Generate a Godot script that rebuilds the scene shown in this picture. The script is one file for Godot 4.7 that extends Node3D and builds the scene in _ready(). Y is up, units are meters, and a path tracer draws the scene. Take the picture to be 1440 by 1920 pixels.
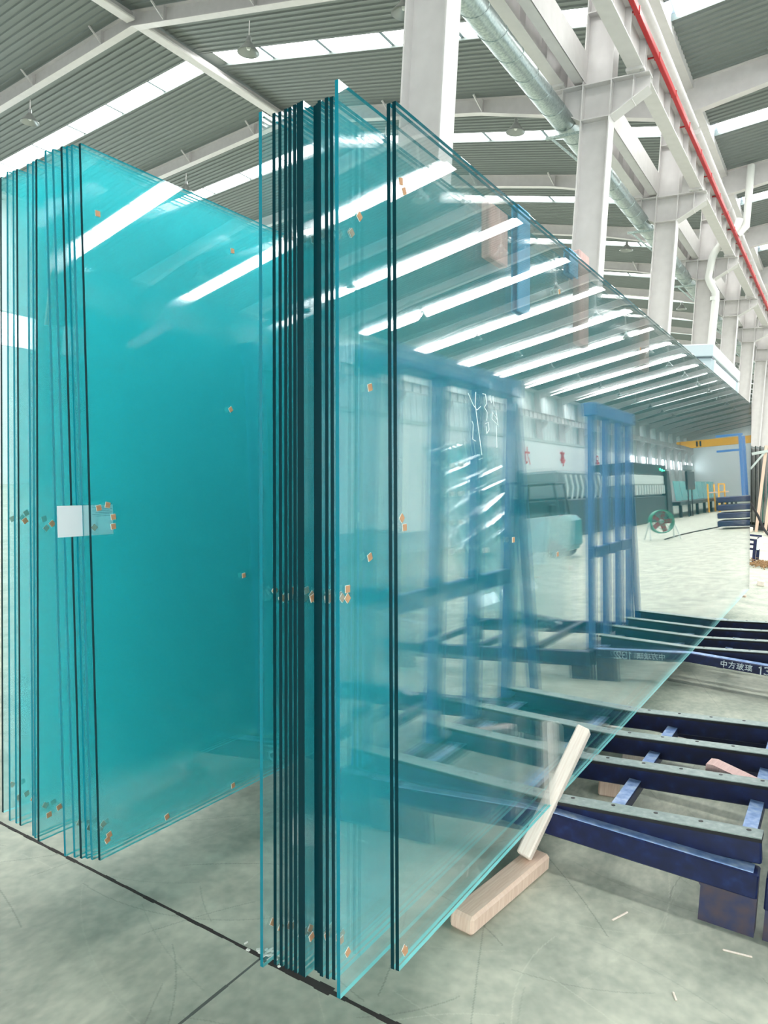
extends Node3D
# A glass warehouse: tall stacks of float glass leaning on blue racks under a long skylit roof.
# Plan: x to the right, y up, z written here as the distance down the hall (Godot's -z).

class MB:
	var p := PackedVector3Array()
	var n := PackedVector3Array()
	func tri(a: Vector3, b: Vector3, c: Vector3) -> void:
		var m := (b - a).cross(c - a).normalized()
		p.append_array([a, c, b])
		n.append_array([m, m, m])
	func tri_n(a: Vector3, b: Vector3, c: Vector3, na: Vector3, nb: Vector3, nc: Vector3) -> void:
		var m := (b - a).cross(c - a)
		if m.dot(na + nb + nc) >= 0.0:
			p.append_array([a, c, b])
			n.append_array([na, nc, nb])
		else:
			p.append_array([a, b, c])
			n.append_array([na, nb, nc])
	func face(pts: Array, centre: Vector3) -> void:
		var mid := Vector3.ZERO
		for q in pts:
			mid += q
		mid /= pts.size()
		var m: Vector3 = (pts[1] - pts[0]).cross(pts[2] - pts[0])
		var out := m.dot(mid - centre) >= 0.0
		for i in range(1, pts.size() - 1):
			if out:
				tri(pts[0], pts[i], pts[i + 1])
			else:
				tri(pts[0], pts[i + 1], pts[i])
	func box(c: Vector3, s: Vector3, b := Basis()) -> MB:
		var h := s * 0.5
		for ax in 3:
			for sg in [-1.0, 1.0]:
				var u := (ax + 1) % 3
				var w := (ax + 2) % 3
				var pts := []
				for k in [[-1, -1], [1, -1], [1, 1], [-1, 1]]:
					var v := Vector3.ZERO
					v[ax] = h[ax] * sg
					v[u] = h[u] * k[0]
					v[w] = h[w] * k[1]
					pts.append(c + b * v)
				face(pts, c)
		return self
	func cbox(c: Vector3, s: Vector3, e: float, b := Basis()) -> MB:
		var h := s * 0.5
		e = minf(e, minf(h.x, minf(h.y, h.z)) * 0.8)
		for ax in 3:
			var u := (ax + 1) % 3
			var w := (ax + 2) % 3
			for sg in [-1.0, 1.0]:
				var pts := []
				for k in [[-1, -1], [1, -1], [1, 1], [-1, 1]]:
					var v := Vector3.ZERO
					v[ax] = h[ax] * sg
					v[u] = (h[u] - e) * k[0]
					v[w] = (h[w] - e) * k[1]
					pts.append(c + b * v)
				face(pts, c)
			for s1 in [-1.0, 1.0]:
				for s2 in [-1.0, 1.0]:
					var pts := []
					for k in [[-1, 0], [1, 0], [1, 1], [-1, 1]]:
						var v := Vector3.ZERO
						v[ax] = (h[ax] - e) * k[0]
						v[u] = (h[u] - e * k[1]) * s1
						v[w] = (h[w] - e * (1 - k[1])) * s2
						pts.append(c + b * v)
					face(pts, c)
		for sx in [-1.0, 1.0]:
			for sy in [-1.0, 1.0]:
				for sz in [-1.0, 1.0]:
					var g := Vector3(sx, sy, sz)
					var q := []
					for ax in 3:
						var v := (h - Vector3(e, e, e)) * g
						v[ax] = h[ax] * g[ax]
						q.append(c + b * v)
					face(q, c)
		return self
	func tube(pts: Array, r: float, seg := 10, caps := true) -> MB:
		var rings := []
		var side := Vector3.ZERO
		for i in pts.size():
			var d: Vector3
			if i == 0:
				d = pts[1] - pts[0]
			elif i == pts.size() - 1:
				d = pts[i] - pts[i - 1]
			else:
				d = (pts[i] - pts[i - 1]).normalized() + (pts[i + 1] - pts[i]).normalized()
			d = d.normalized()
			if side == Vector3.ZERO:
				side = d.cross(Vector3.UP if absf(d.y) < 0.9 else Vector3.RIGHT).normalized()
			else:
				side = (side - d * side.dot(d)).normalized()
			var up := side.cross(d)
			var ring := []
			for k in seg:
				var a := TAU * k / seg
				ring.append(side * cos(a) + up * sin(a))
			rings.append(ring)
		for i in pts.size() - 1:
			for k in seg:
				var k2 := (k + 1) % seg
				var a: Vector3 = pts[i] + rings[i][k] * r
				var b2: Vector3 = pts[i] + rings[i][k2] * r
				var c: Vector3 = pts[i + 1] + rings[i + 1][k2] * r
				var d2: Vector3 = pts[i + 1] + rings[i + 1][k] * r
				tri_n(a, b2, c, rings[i][k], rings[i][k2], rings[i + 1][k2])
				tri_n(a, c, d2, rings[i][k], rings[i + 1][k2], rings[i + 1][k])
		if caps:
			for e in [0, pts.size() - 1]:
				var ring := []
				for k in seg:
					ring.append(pts[e] + rings[e][k] * r)
				face(ring, pts[1] if e == 0 else pts[e - 1])
		return self
	func lathe(prof: Array, at: Vector3, axis: Vector3, seg := 20) -> MB:
		# prof: Vector2(radius, height along axis)
		var s := axis.cross(Vector3.UP if absf(axis.y) < 0.9 else Vector3.RIGHT).normalized()
		var u := s.cross(axis)
		for i in prof.size() - 1:
			var a: Vector2 = prof[i]
			var b: Vector2 = prof[i + 1]
			var t := b - a
			var nn := Vector2(t.y, -t.x).normalized()
			for k in seg:
				var w0 := TAU * k / seg
				var w1 := TAU * (k + 1) / seg
				var r0 := s * cos(w0) + u * sin(w0)
				var r1 := s * cos(w1) + u * sin(w1)
				var n0 := r0 * nn.x + axis * nn.y
				var n1 := r1 * nn.x + axis * nn.y
				var a0 := at + r0 * a.x + axis * a.y
				var a1 := at + r1 * a.x + axis * a.y
				var b0 := at + r0 * b.x + axis * b.y
				var b1 := at + r1 * b.x + axis * b.y
				if a.x > 0.0:
					tri_n(a0, a1, b1, n0, n1, n1)
				if b.x > 0.0:
					tri_n(a0, b1, b0, n0, n1, n0)
		return self
	func prism(poly: PackedVector2Array, o: Vector3, ux: Vector3, uy: Vector3, depth: Vector3) -> MB:
		var idx := Geometry2D.triangulate_polygon(poly)
		var v := []
		var mid := Vector3.ZERO
		for q in poly:
			v.append(o + ux * q.x + uy * q.y)
		for i in range(0, idx.size(), 3):
			var a: Vector3 = v[idx[i]]
			var b: Vector3 = v[idx[i + 1]]
			var c: Vector3 = v[idx[i + 2]]
			face([a, b, c], a + depth)
			face([a + depth, b + depth, c + depth], a)
		var ccw := not Geometry2D.is_polygon_clockwise(poly)
		for i in v.size():
			var a: Vector3 = v[i]
			var b: Vector3 = v[(i + 1) % v.size()]
			var e := poly[(i + 1) % poly.size()] - poly[i]
			var o2 := Vector2(e.y, -e.x) if ccw else Vector2(-e.y, e.x)
			var outward := ux * o2.x + uy * o2.y
			face([a, b, b + depth, a + depth], (a + b + depth) * 0.5 - outward)
		return self
	func mesh(off := Vector3.ZERO) -> ArrayMesh:
		var am := ArrayMesh.new()
		if p.is_empty():
			return am
		var q := p.duplicate()
		if off != Vector3.ZERO:
			for i in q.size():
				q[i] -= off
		var a := []
		a.resize(Mesh.ARRAY_MAX)
		a[Mesh.ARRAY_VERTEX] = q
		a[Mesh.ARRAY_NORMAL] = n
		am.add_surface_from_arrays(Mesh.PRIMITIVE_TRIANGLES, a)
		return am

const ORD := ["first", "second", "third", "fourth", "fifth", "sixth", "seventh", "eighth", "ninth", "tenth", "eleventh", "twelfth", "thirteenth", "fourteenth", "fifteenth", "sixteenth", "seventeenth", "eighteenth", "nineteenth", "twentieth"]
const ZR0 := 7.4          # first rafter in front of the camera
const BAY := 6.05         # rafter spacing
const Z_NEAR := -10.75    # end walls of the hall
const Z_FAR := 140.5
const XC := -4.25         # column row between the two halls
const XL := -28.9
const XR := 20.4
const SLOPE := 0.148
var used := {}
var m := {}
var rng := RandomNumberGenerator.new()
var unit_meshes := {}

func V(x: float, y: float, z: float) -> Vector3:
	return Vector3(x, y, -z)

func bx(b: MB, x0: float, x1: float, y0: float, y1: float, z0: float, z1: float, e := 0.0) -> MB:
	var c := V((x0 + x1) / 2, (y0 + y1) / 2, (z0 + z1) / 2)
	var s := Vector3(x1 - x0, y1 - y0, z1 - z0).abs()
	if e > 0.0:
		b.cbox(c, s, e)
	else:
		b.box(c, s)
	return b

func bar(b: MB, a: Vector3, c: Vector3, w: float, h: float) -> MB:
	# a square bar from a to c, w across, h in the other direction
	var d := (c - a).normalized()
	var s := d.cross(Vector3.UP if absf(d.y) < 0.9 else Vector3.RIGHT).normalized()
	var u := s.cross(d)
	b.box((a + c) / 2, Vector3(w, h, a.distance_to(c)), Basis(s, u, -d))
	return b

func numbered(called: String) -> String:
	var k: int = used.get(called, -1) + 1
	used[called] = k
	return called if k == 0 else "%s_%03d" % [called, k]

func tag(o: Node3D, label: String, category: String, group := "") -> Node3D:
	o.set_meta("label", label)
	o.set_meta("category", category)
	if group:
		o.set_meta("group", group)
	return o

func thing(called: String, label: String, category: String, at := Vector3.ZERO, group := "") -> Node3D:
	var o := Node3D.new()
	o.name = numbered(called)
	add_child(o)
	o.position = at
	return tag(o, label, category, group)

func part(called: String, b: MB, mat: Material, parent: Node3D, off = null) -> MeshInstance3D:
	# geometry given in the hall's own coordinates; off is the origin of the thing it belongs to
	var o := MeshInstance3D.new()
	o.name = called
	o.mesh = b.mesh(parent.position if off == null else off)
	o.material_override = null
	o.mesh.surface_set_material(0, mat)
	parent.add_child(o, true)
	return o

func put(called: String, me: Mesh, parent: Node3D, xf: Transform3D) -> MeshInstance3D:
	var o := MeshInstance3D.new()
	o.name = called
	o.mesh = me
	o.transform = xf
	parent.add_child(o, true)
	return o

func struct(called: String, b: MB, mat: Material) -> MeshInstance3D:
	var o := MeshInstance3D.new()
	o.name = numbered(called)
	o.mesh = b.mesh()
	o.mesh.surface_set_material(0, mat)
	add_child(o)
	o.set_meta("kind", "structure")
	return o

func single(called: String, b: MB, mat: Material, label: String, category: String, at := Vector3.ZERO, group := "") -> MeshInstance3D:
	var o := MeshInstance3D.new()
	o.name = numbered(called)
	o.mesh = b.mesh(at)
	o.mesh.surface_set_material(0, mat)
	o.position = at
	add_child(o)
	tag(o, label, category, group)
	return o

func lin(r: float, g: float, b: float) -> Color:
	return Color(r, g, b).linear_to_srgb()

func paint(c: Color, rough := 0.6, metal := 0.0) -> StandardMaterial3D:
	var s := StandardMaterial3D.new()
	s.albedo_color = c
	s.roughness = rough
	s.metallic = metal
	return s

func noise_tex(sz: int, freq: float, oct: int, ramp: Array, sd: int, type := FastNoiseLite.TYPE_SIMPLEX_SMOOTH) -> NoiseTexture2D:
	var nz := FastNoiseLite.new()
	nz.seed = sd
	nz.noise_type = type
	nz.frequency = freq
	nz.fractal_octaves = oct
	var t := NoiseTexture2D.new()
	t.width = sz
	t.height = sz
	t.seamless = true
	t.noise = nz
	var g := Gradient.new()
	var off := PackedFloat32Array()
	var col := PackedColorArray()
	for k in ramp:
		off.append(k[0])
		col.append(k[1])
	g.offsets = off
	g.colors = col
	t.color_ramp = g
	return t

func tri_mat(tex: Texture2D, scale: float, rough: float, world := true) -> StandardMaterial3D:
	var s := StandardMaterial3D.new()
	s.albedo_texture = tex
	s.uv1_triplanar = true
	s.uv1_world_triplanar = world
	s.uv1_scale = Vector3.ONE * scale
	s.roughness = rough
	return s

func roof_y(x: float) -> float:
	var ridge := (XL + XC) / 2 if x < XC else (XR + XC) / 2
	return 13.0 - absf(x - ridge) * SLOPE

func floor_texture() -> ImageTexture:
	var sz := 1024
	var im := Image.create(sz, sz, false, Image.FORMAT_RGB8)
	var a := FastNoiseLite.new()
	a.seed = 5
	a.frequency = 1.0
	a.fractal_octaves = 5
	var b := FastNoiseLite.new()
	b.seed = 17
	b.frequency = 1.0
	b.fractal_octaves = 3
	var lo := Color(0.58, 0.60, 0.55)
	var hi := Color(0.79, 0.79, 0.725)
	for y in sz:
		var v := TAU * y / sz
		for x in sz:
			# torus mapping, so that the picture repeats without a seam
			var u := TAU * x / sz
			var q := Vector3(cos(u) * (2.0 + cos(v)), sin(u) * (2.0 + cos(v)), sin(v))
			var t := 0.5 + a.get_noise_3dv(q * 1.6) * 0.6 + b.get_noise_3dv(q * 10.0) * 0.35
			im.set_pixel(x, y, lo.lerp(hi, clampf(t, 0.0, 1.0)))
	for k in 260:
		# scuffs and scratches
		var at := Vector2(rng.randf() * sz, rng.randf() * sz)
		var ang := rng.randf() * TAU
		var bend := rng.randf_range(-0.006, 0.006)
		var light := rng.randf() < 0.45
		var ln := int(rng.randf_range(20, 260))
		var st := rng.randf_range(0.08, 0.3)
		for i in ln:
			at += Vector2(cos(ang), sin(ang))
			ang += bend
			var px := posmod(int(at.x), sz)
			var py := posmod(int(at.y), sz)
			var c := im.get_pixel(px, py)
			im.set_pixel(px, py, c.lerp(Color(0.86, 0.87, 0.8) if light else Color(0.3, 0.33, 0.3), st))
	return ImageTexture.create_from_image(im)

func make_materials() -> void:
	# glass: smooth, see-through, with the green-blue body colour that float glass gathers in a stack
	var g := StandardMaterial3D.new()
	g.transparency = BaseMaterial3D.TRANSPARENCY_ALPHA
	g.albedo_color = Color(lin(0.06, 0.80, 0.92), 0.068)
	g.roughness = 0.0
	m.pane = g
	var gd: StandardMaterial3D = g.duplicate()
	gd.albedo_color = Color(lin(0.08, 0.84, 0.92), 0.12)
	gd.backlight_enabled = true
	gd.backlight = lin(0.010, 0.125, 0.13)
	m.pane_deep = gd
	var gf: StandardMaterial3D = g.duplicate()
	gf.albedo_color = Color(lin(0.05, 0.5, 0.52), 0.02)
	m.pane_clear = gf
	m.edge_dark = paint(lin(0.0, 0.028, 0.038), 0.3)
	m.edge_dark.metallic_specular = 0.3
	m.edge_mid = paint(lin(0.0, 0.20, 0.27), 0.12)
	m.edge_lit = paint(lin(0.20, 0.72, 0.72), 0.35)  # bottom edges: the light they catch is painted in as paler cyan
	m.cork = paint(lin(0.50, 0.27, 0.15), 0.9)
	m.foam = paint(lin(0.8, 0.78, 0.72), 0.9)
	m.marker = paint(lin(0.95, 0.97, 0.97), 0.6)
	m.paper = paint(lin(0.85, 0.88, 0.92), 0.8)
	m.ink = paint(lin(0.12, 0.14, 0.18), 0.8)
	# concrete
	var fl := tri_mat(floor_texture(), 0.22, 0.5)
	fl.metallic_specular = 0.35
	m.floor = fl
	m.joint = paint(lin(0.035, 0.03, 0.028), 0.9)
	m.joint_grey = paint(lin(0.12, 0.13, 0.12), 0.9)
	# steel
	m.white = tri_mat(noise_tex(256, 0.02, 3, [[0.0, Color(0.765, 0.75, 0.745)], [1.0, Color(0.80, 0.785, 0.78)]], 3), 0.6, 0.45)
	m.white_bolt = paint(Color(0.72, 0.72, 0.70), 0.4)
	m.roof = paint(lin(0.165, 0.188, 0.178), 0.55)
	m.roof_out = paint(lin(0.3, 0.34, 0.36), 0.6)
	m.galv = tri_mat(noise_tex(256, 0.05, 3, [[0.0, Color(0.52, 0.57, 0.57)], [1.0, Color(0.72, 0.77, 0.76)]], 9), 1.4, 0.32)
	m.galv.metallic = 0.85
	m.red = paint(lin(0.42, 0.003, 0.006), 0.5)
	m.pvc = paint(lin(0.66, 0.66, 0.63), 0.4)
	m.lamp = paint(lin(0.30, 0.32, 0.31), 0.3, 0.7)
	m.lamp_glass = paint(lin(0.8, 0.82, 0.8), 0.2)
	m.wall = paint(lin(0.70, 0.74, 0.74), 0.6)
	m.panel = paint(lin(0.72, 0.78, 0.82), 0.45)
	m.panel_seam = paint(lin(0.18, 0.21, 0.24), 0.5)
	m.blue = tri_mat(noise_tex(256, 0.03, 4, [[0.0, Color(0.03, 0.07, 0.22)], [0.62, Color(0.04, 0.10, 0.29)], [1.0, Color(0.10, 0.19, 0.40)]], 21), 1.5, 0.42)
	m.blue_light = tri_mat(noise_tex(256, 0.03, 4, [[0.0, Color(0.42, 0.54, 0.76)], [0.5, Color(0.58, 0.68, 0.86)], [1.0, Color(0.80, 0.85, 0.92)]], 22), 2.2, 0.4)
	m.blue_rust = tri_mat(noise_tex(256, 0.03, 4, [[0.0, Color(0.33, 0.27, 0.29)], [0.5, Color(0.27, 0.25, 0.33)], [1.0, Color(0.18, 0.21, 0.37)]], 23), 1.5, 0.6)
	m.blue_post = paint(lin(0.035, 0.15, 0.40), 0.4)
	m.clamp_blue = paint(lin(0.08, 0.42, 0.72), 0.45)
	m.rubber = paint(lin(0.015, 0.015, 0.017), 0.8)
	m.zinc = tri_mat(noise_tex(256, 0.04, 4, [[0.0, Color(0.48, 0.54, 0.53)], [0.55, Color(0.58, 0.64, 0.62)], [1.0, Color(0.72, 0.75, 0.73)]], 24), 2.0, 0.4)
	m.bolt = paint(lin(0.02, 0.02, 0.02), 0.5)
	m.wood = wood_mat(31, Color(0.85, 0.72, 0.64), Color(0.92, 0.82, 0.75))
	m.wood_pale = wood_mat(32, Color(0.91, 0.84, 0.79), Color(0.96, 0.91, 0.87))
	m.wood_pink = wood_mat(33, Color(0.82, 0.66, 0.64), Color(0.90, 0.76, 0.73))
	m.letter = paint(lin(0.80, 0.86, 0.92), 0.5)
	m.letter_red = paint(lin(0.75, 0.03, 0.04), 0.5)
	m.yellow = paint(lin(0.85, 0.42, 0.03), 0.45)
	m.teal = paint(lin(0.01, 0.20, 0.22), 0.35)
	m.dark = paint(lin(0.018, 0.028, 0.034), 0.45)
	m.mid = paint(lin(0.16, 0.2, 0.21), 0.45)
	m.pale = paint(lin(0.5, 0.56, 0.54), 0.45)
	m.screen = paint(lin(0.01, 0.018, 0.025), 0.15)
	m.green_glass = paint(lin(0.012, 0.11, 0.09), 0.06)
	m.black_glass = paint(lin(0.006, 0.014, 0.013), 0.06)
	m.teal_sheet = paint(lin(0.10, 0.42, 0.42), 0.08)
	m.fan_green = paint(lin(0.01, 0.22, 0.14), 0.4)
	m.fan_red = paint(lin(0.30, 0.05, 0.06), 0.5)
	m.straw = paint(lin(0.32, 0.19, 0.09), 0.95)
	m.green_led = paint(lin(0.02, 0.7, 0.3), 0.3)
	m.green_led.emission_enabled = true
	m.green_led.emission = lin(0.05, 1.0, 0.45)
	m.green_led.emission_energy_multiplier = 2.0
	var sk := paint(Color(0.95, 0.97, 0.97), 0.5)
	sk.emission_enabled = true
	sk.emission = Color(0.97, 1.0, 1.0)
	sk.emission_energy_multiplier = SKY_GLOW
	m.skylight = sk
	var wn := paint(Color(0.9, 0.95, 0.97), 0.5)
	wn.emission_enabled = true
	wn.emission = Color(0.92, 0.98, 1.0)
	wn.emission_energy_multiplier = SKY_GLOW * 0.8
	m.window = wn
	var dp := paint(Color(0.9, 0.95, 0.97), 0.5)  # glowing surface added behind the camera as fill
	dp.emission_enabled = true
	dp.emission = Color(1.0, 1.0, 0.985)
	dp.emission_energy_multiplier = 1.0
	m.added_door_panel = dp
	m.seam = paint(lin(0.20, 0.27, 0.31), 0.5)

func wood_mat(sd: int, a: Color, b: Color) -> StandardMaterial3D:
	var sz := 256
	var im := Image.create(sz, sz, false, Image.FORMAT_RGB8)
	var nz := FastNoiseLite.new()
	nz.seed = sd
	nz.frequency = 0.02
	nz.fractal_octaves = 4
	for y in sz:
		for x in sz:
			var u := TAU * x / sz
			var v := TAU * y / sz
			var t := 0.5 + nz.get_noise_3d(cos(u) * 160.0, sin(u) * 160.0, 14.0 * sin(v)) * 0.7 + 0.12 * sin(u * 18.0 + 3.0 * nz.get_noise_2d(x, y * 0.2))
			im.set_pixel(x, y, a.lerp(b, clampf(t, 0, 1)))
	var s := tri_mat(ImageTexture.create_from_image(im), 5.0, 0.75, false)
	return s

const SKY_GLOW := 3.0

func _ready() -> void:
	rng.seed = 11
	# ---- camera
	var cam := Camera3D.new()
	cam.name = "camera"
	add_child(cam)
	var r := Vector3(0.84931182, 0.0516358, -0.52536004)
	var dn := Vector3(0.08010734, -0.99628579, 0.03158234)
	var fw := Vector3(-0.52177796, -0.06890845, -0.85029371)
	cam.transform = Transform3D(Basis(r, -dn, -fw).orthonormalized(), Vector3(0, 1.75, 0))
	cam.fov = rad_to_deg(2.0 * atan(960.0 / 1400.0))
	cam.near = 0.05
	cam.far = 400
	cam.current = true
	# ---- sky and exposure
	var we := WorldEnvironment.new()
	we.name = "world_environment"
	var e := Environment.new()
	e.background_mode = Environment.BG_SKY
	var sky := Sky.new()
	var ps := ProceduralSkyMaterial.new()
	ps.sky_top_color = Color(0.55, 0.68, 0.85)
	ps.sky_horizon_color = Color(0.85, 0.9, 0.94)
	ps.ground_bottom_color = Color(0.4, 0.4, 0.38)
	ps.ground_horizon_color = Color(0.7, 0.72, 0.72)
	sky.sky_material = ps
	e.sky = sky
	e.tonemap_mode = Environment.TONE_MAPPER_LINEAR
	e.tonemap_exposure = 2.9
	e.sdfgi_enabled = true
	e.ssao_enabled = true
	e.ssil_enabled = true
	we.environment = e
	add_child(we)
	# ---- daylight through the roof lights
	for k in range(-1, 11):
		var zc := ZR0 + BAY * (k + 0.5)
		for sl in slopes():
			skylight_light(sl[0], sl[1], zc + sl[2])
	# ---- fill light added behind the camera, from an invented glowing doorway
	for q in [4.5]:
		var dl := AreaLight3D.new()
		dl.name = numbered("added_door_fill")
		dl.transform = Transform3D(Basis(Vector3.UP, PI), V(q, 2.6, Z_NEAR + 0.15))
		dl.area_size = Vector2(9.0, 4.8)
		dl.light_energy = DOOR_FILL
		dl.light_color = Color(1.0, 1.0, 0.985)
		dl.area_range = 60.0
		dl.area_attenuation = 2.0
		dl.shadow_enabled = true
		add_child(dl)
	make_materials()
	hall()
	steelwork()
	services()
	racks()
	glass_stacks()
	timber()
	right_side()
	far_things()

func slopes() -> Array:
	# [low edge x, ridge edge x, shift along the bay] of the four roof slopes' strips of skylight
	var rl := (XL + XC) / 2
	var rr := (XR + XC) / 2
	return [[XL + 0.6, rl - 0.25, -0.45], [XC - 0.42, rl + 0.25, -0.45], [XC + 0.45, rr - 0.25, -0.1], [XR - 0.6, rr + 0.25, -0.1]]

func skylight_light(x0: float, x1: float, zc: float) -> void:
	var a := V(x0, roof_y(x0) - 0.1, zc)
	var b := V(x1, roof_y(x1) - 0.1, zc)
	if x0 > x1:
		var t := a
		a = b
		b = t
	var l := AreaLight3D.new()
	l.name = numbered("skylight_daylight")
	var ux := (b - a).normalized()
	var uz := ux.cross(Vector3(0, 0, -1))
	if uz.y < 0:
		uz = -uz
	var uy := uz.cross(ux)
	l.transform = Transform3D(Basis(ux, uy, uz), (a + b) / 2)
	l.area_size = Vector2(a.distance_to(b), 0.72)
	l.light_color = Color(1.0, 1.0, 0.985)
	l.light_energy = LIGHT
	l.area_range = 60.0
	l.area_attenuation = 2.0
	l.shadow_enabled = true
	add_child(l)

const LIGHT := 16.0
const DOOR_FILL := 42.0  # energy of the added fill light behind the camera

func hall() -> void:
	# floor slabs with their joints
	var b := MB.new()
	bx(b, XL - 0.3, XR + 0.3, -0.3, 0.0, Z_NEAR - 0.3, Z_FAR + 0.3)
	var fl := struct("floor", b, m.floor)
	# open joint running across the hall, ragged
	b = MB.new()
	var x := XL
	while x < 0.6:
		var near := x > -5.0
		var w := rng.randf_range(0.004, 0.009) if near else 0.006
		if x > -1.75 and x < -0.6:
			w += rng.randf_range(0.0, 0.012)
		var st := 0.06 if near else 2.0
		bx(b, x, x + st, -0.02, 0.0012, 1.945 - w + rng.randf_range(-0.002, 0.002), 1.945 + w)
		x += st
	part("joint", b, m.joint, fl, Vector3.ZERO)
	b = MB.new()
	var z := 1.93
	while z > -6.0:
		var w := rng.randf_range(0.003, 0.006)
		bx(b, -1.597 - w, -1.597 + w, -0.02, 0.001, z - 0.08, z)
		z -= 0.08
	part("joint", b, m.joint_grey, fl, Vector3.ZERO)
	# spalled concrete where the two joints meet
	b = MB.new()
	for k in 26:
		var q := Vector2(rng.randfn(-1.59, 0.05), rng.randfn(1.975, 0.02))
		b.cbox(V(q.x, 0.002, q.y), Vector3(rng.randf_range(0.006, 0.022), 0.006, rng.randf_range(0.006, 0.018)), 0.002, Basis(Vector3.UP, rng.randf() * TAU))
	var sp := part("spalled_concrete", b, m.foam, fl, Vector3.ZERO)
	sp.set_meta("kind", "stuff")
	# roof sheets between the rows of skylights, ribbed
	var ceil := Node3D.new()
	ceil.name = "ceiling"
	ceil.set_meta("kind", "structure")
	add_child(ceil)
	var rl := (XL + XC) / 2
	var rr := (XR + XC) / 2
	var gap := 0.36
	var sheets := []
	for s in [[XL, rl], [XC, rl], [XC, rr], [XR, rr]]:
		var mb := MB.new()
		var ln := BAY - 2 * gap
		var nrib := 26
		var d := ln / nrib
		var y0 := roof_y(s[0] + 0.001 * signf(s[1] - s[0]))
		var y1 := 13.0
		for k in nrib:
			var prof := [[0.0, 0.0], [0.62 * d, 0.0], [0.70 * d, -0.035], [0.92 * d, -0.035], [d, 0.0]]
			for i in 4:
				var za: float = k * d + prof[i][0]
				var zb: float = k * d + prof[i + 1][0]
				mb.face([V(s[0], y0 + prof[i][1], za), V(s[1], y1 + prof[i][1], za), V(s[1], y1 + prof[i + 1][1], zb), V(s[0], y0 + prof[i + 1][1], zb)], V((s[0] + s[1]) / 2, 40, ln / 2))
		# the outside of the sheet
		mb.face([V(s[0], y0 + 0.12, 0), V(s[1], y1 + 0.12, 0), V(s[1], y1 + 0.12, ln), V(s[0], y0 + 0.12, ln)], V(0, -40, 0))
		for zz in [0.0, ln]:
			mb.face([V(s[0], y0 - 0.04, zz), V(s[1], y1 - 0.04, zz), V(s[1], y1 + 0.12, zz), V(s[0], y0 + 0.12, zz)], V((s[0] + s[1]) / 2, y0, ln / 2))
		var me := mb.mesh()
		me.surface_set_material(0, m.roof)
		sheets.append(me)
	var nb := int(round((Z_FAR - Z_NEAR) / BAY))
	for k in range(2, nb):
		var zc := ZR0 + BAY * (k - 3 + 0.5) + gap
		for s in 4:
			if zc + BAY < Z_FAR + 4:
				put("roof_sheet", sheets[s], ceil, Transform3D(Basis(), V(0, 0, zc + slopes()[s][2])))
	b = MB.new()
	for s in [[XL, rl], [rl, XC], [XC, rr], [rr, XR]]:
		var ya := roof_y(s[0] + 0.001)
		var yb := roof_y(s[1] - 0.001)
		b.prism(PackedVector2Array([Vector2(s[0], ya), Vector2(s[1], yb), Vector2(s[1], yb + 0.12), Vector2(s[0], ya + 0.12)]), V(0, 0, Z_NEAR - 0.2), Vector3.RIGHT, Vector3.UP, V(0, 0, ZR0 - BAY * 0.5 - gap - Z_NEAR + 0.1))
	part("end_bay_roof", b, m.roof, ceil)
	# ridge caps and valley gutter close the gaps
	b = MB.new()
	for xr in [rl, rr]:
		bx(b, xr - 0.45, xr + 0.45, 12.96, 13.1, Z_NEAR, Z_FAR)
	part("ridge_cap", b, m.roof, ceil)
	b = MB.new()
	bx(b, XC - 0.36, XC + 0.36, 11.05, 11.12, Z_NEAR, Z_FAR)
	bx(b, XC - 0.38, XC - 0.33, 11.05, 11.5, Z_NEAR, Z_FAR)
	bx(b, XC + 0.33, XC + 0.38, 11.05, 11.5, Z_NEAR, Z_FAR)
	part("valley_gutter", b, m.white, ceil)
	b = MB.new()
	bx(b, XL - 0.2, XL + 0.62, 11.15, 11.45, Z_NEAR, Z_FAR)
	bx(b, XR - 0.62, XR + 0.2, 11.15, 11.45, Z_NEAR, Z_FAR)
	part("eave_strip", b, m.white, ceil)
	# rows of skylights, one window for each slope of each bay
	var n := 1
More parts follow.
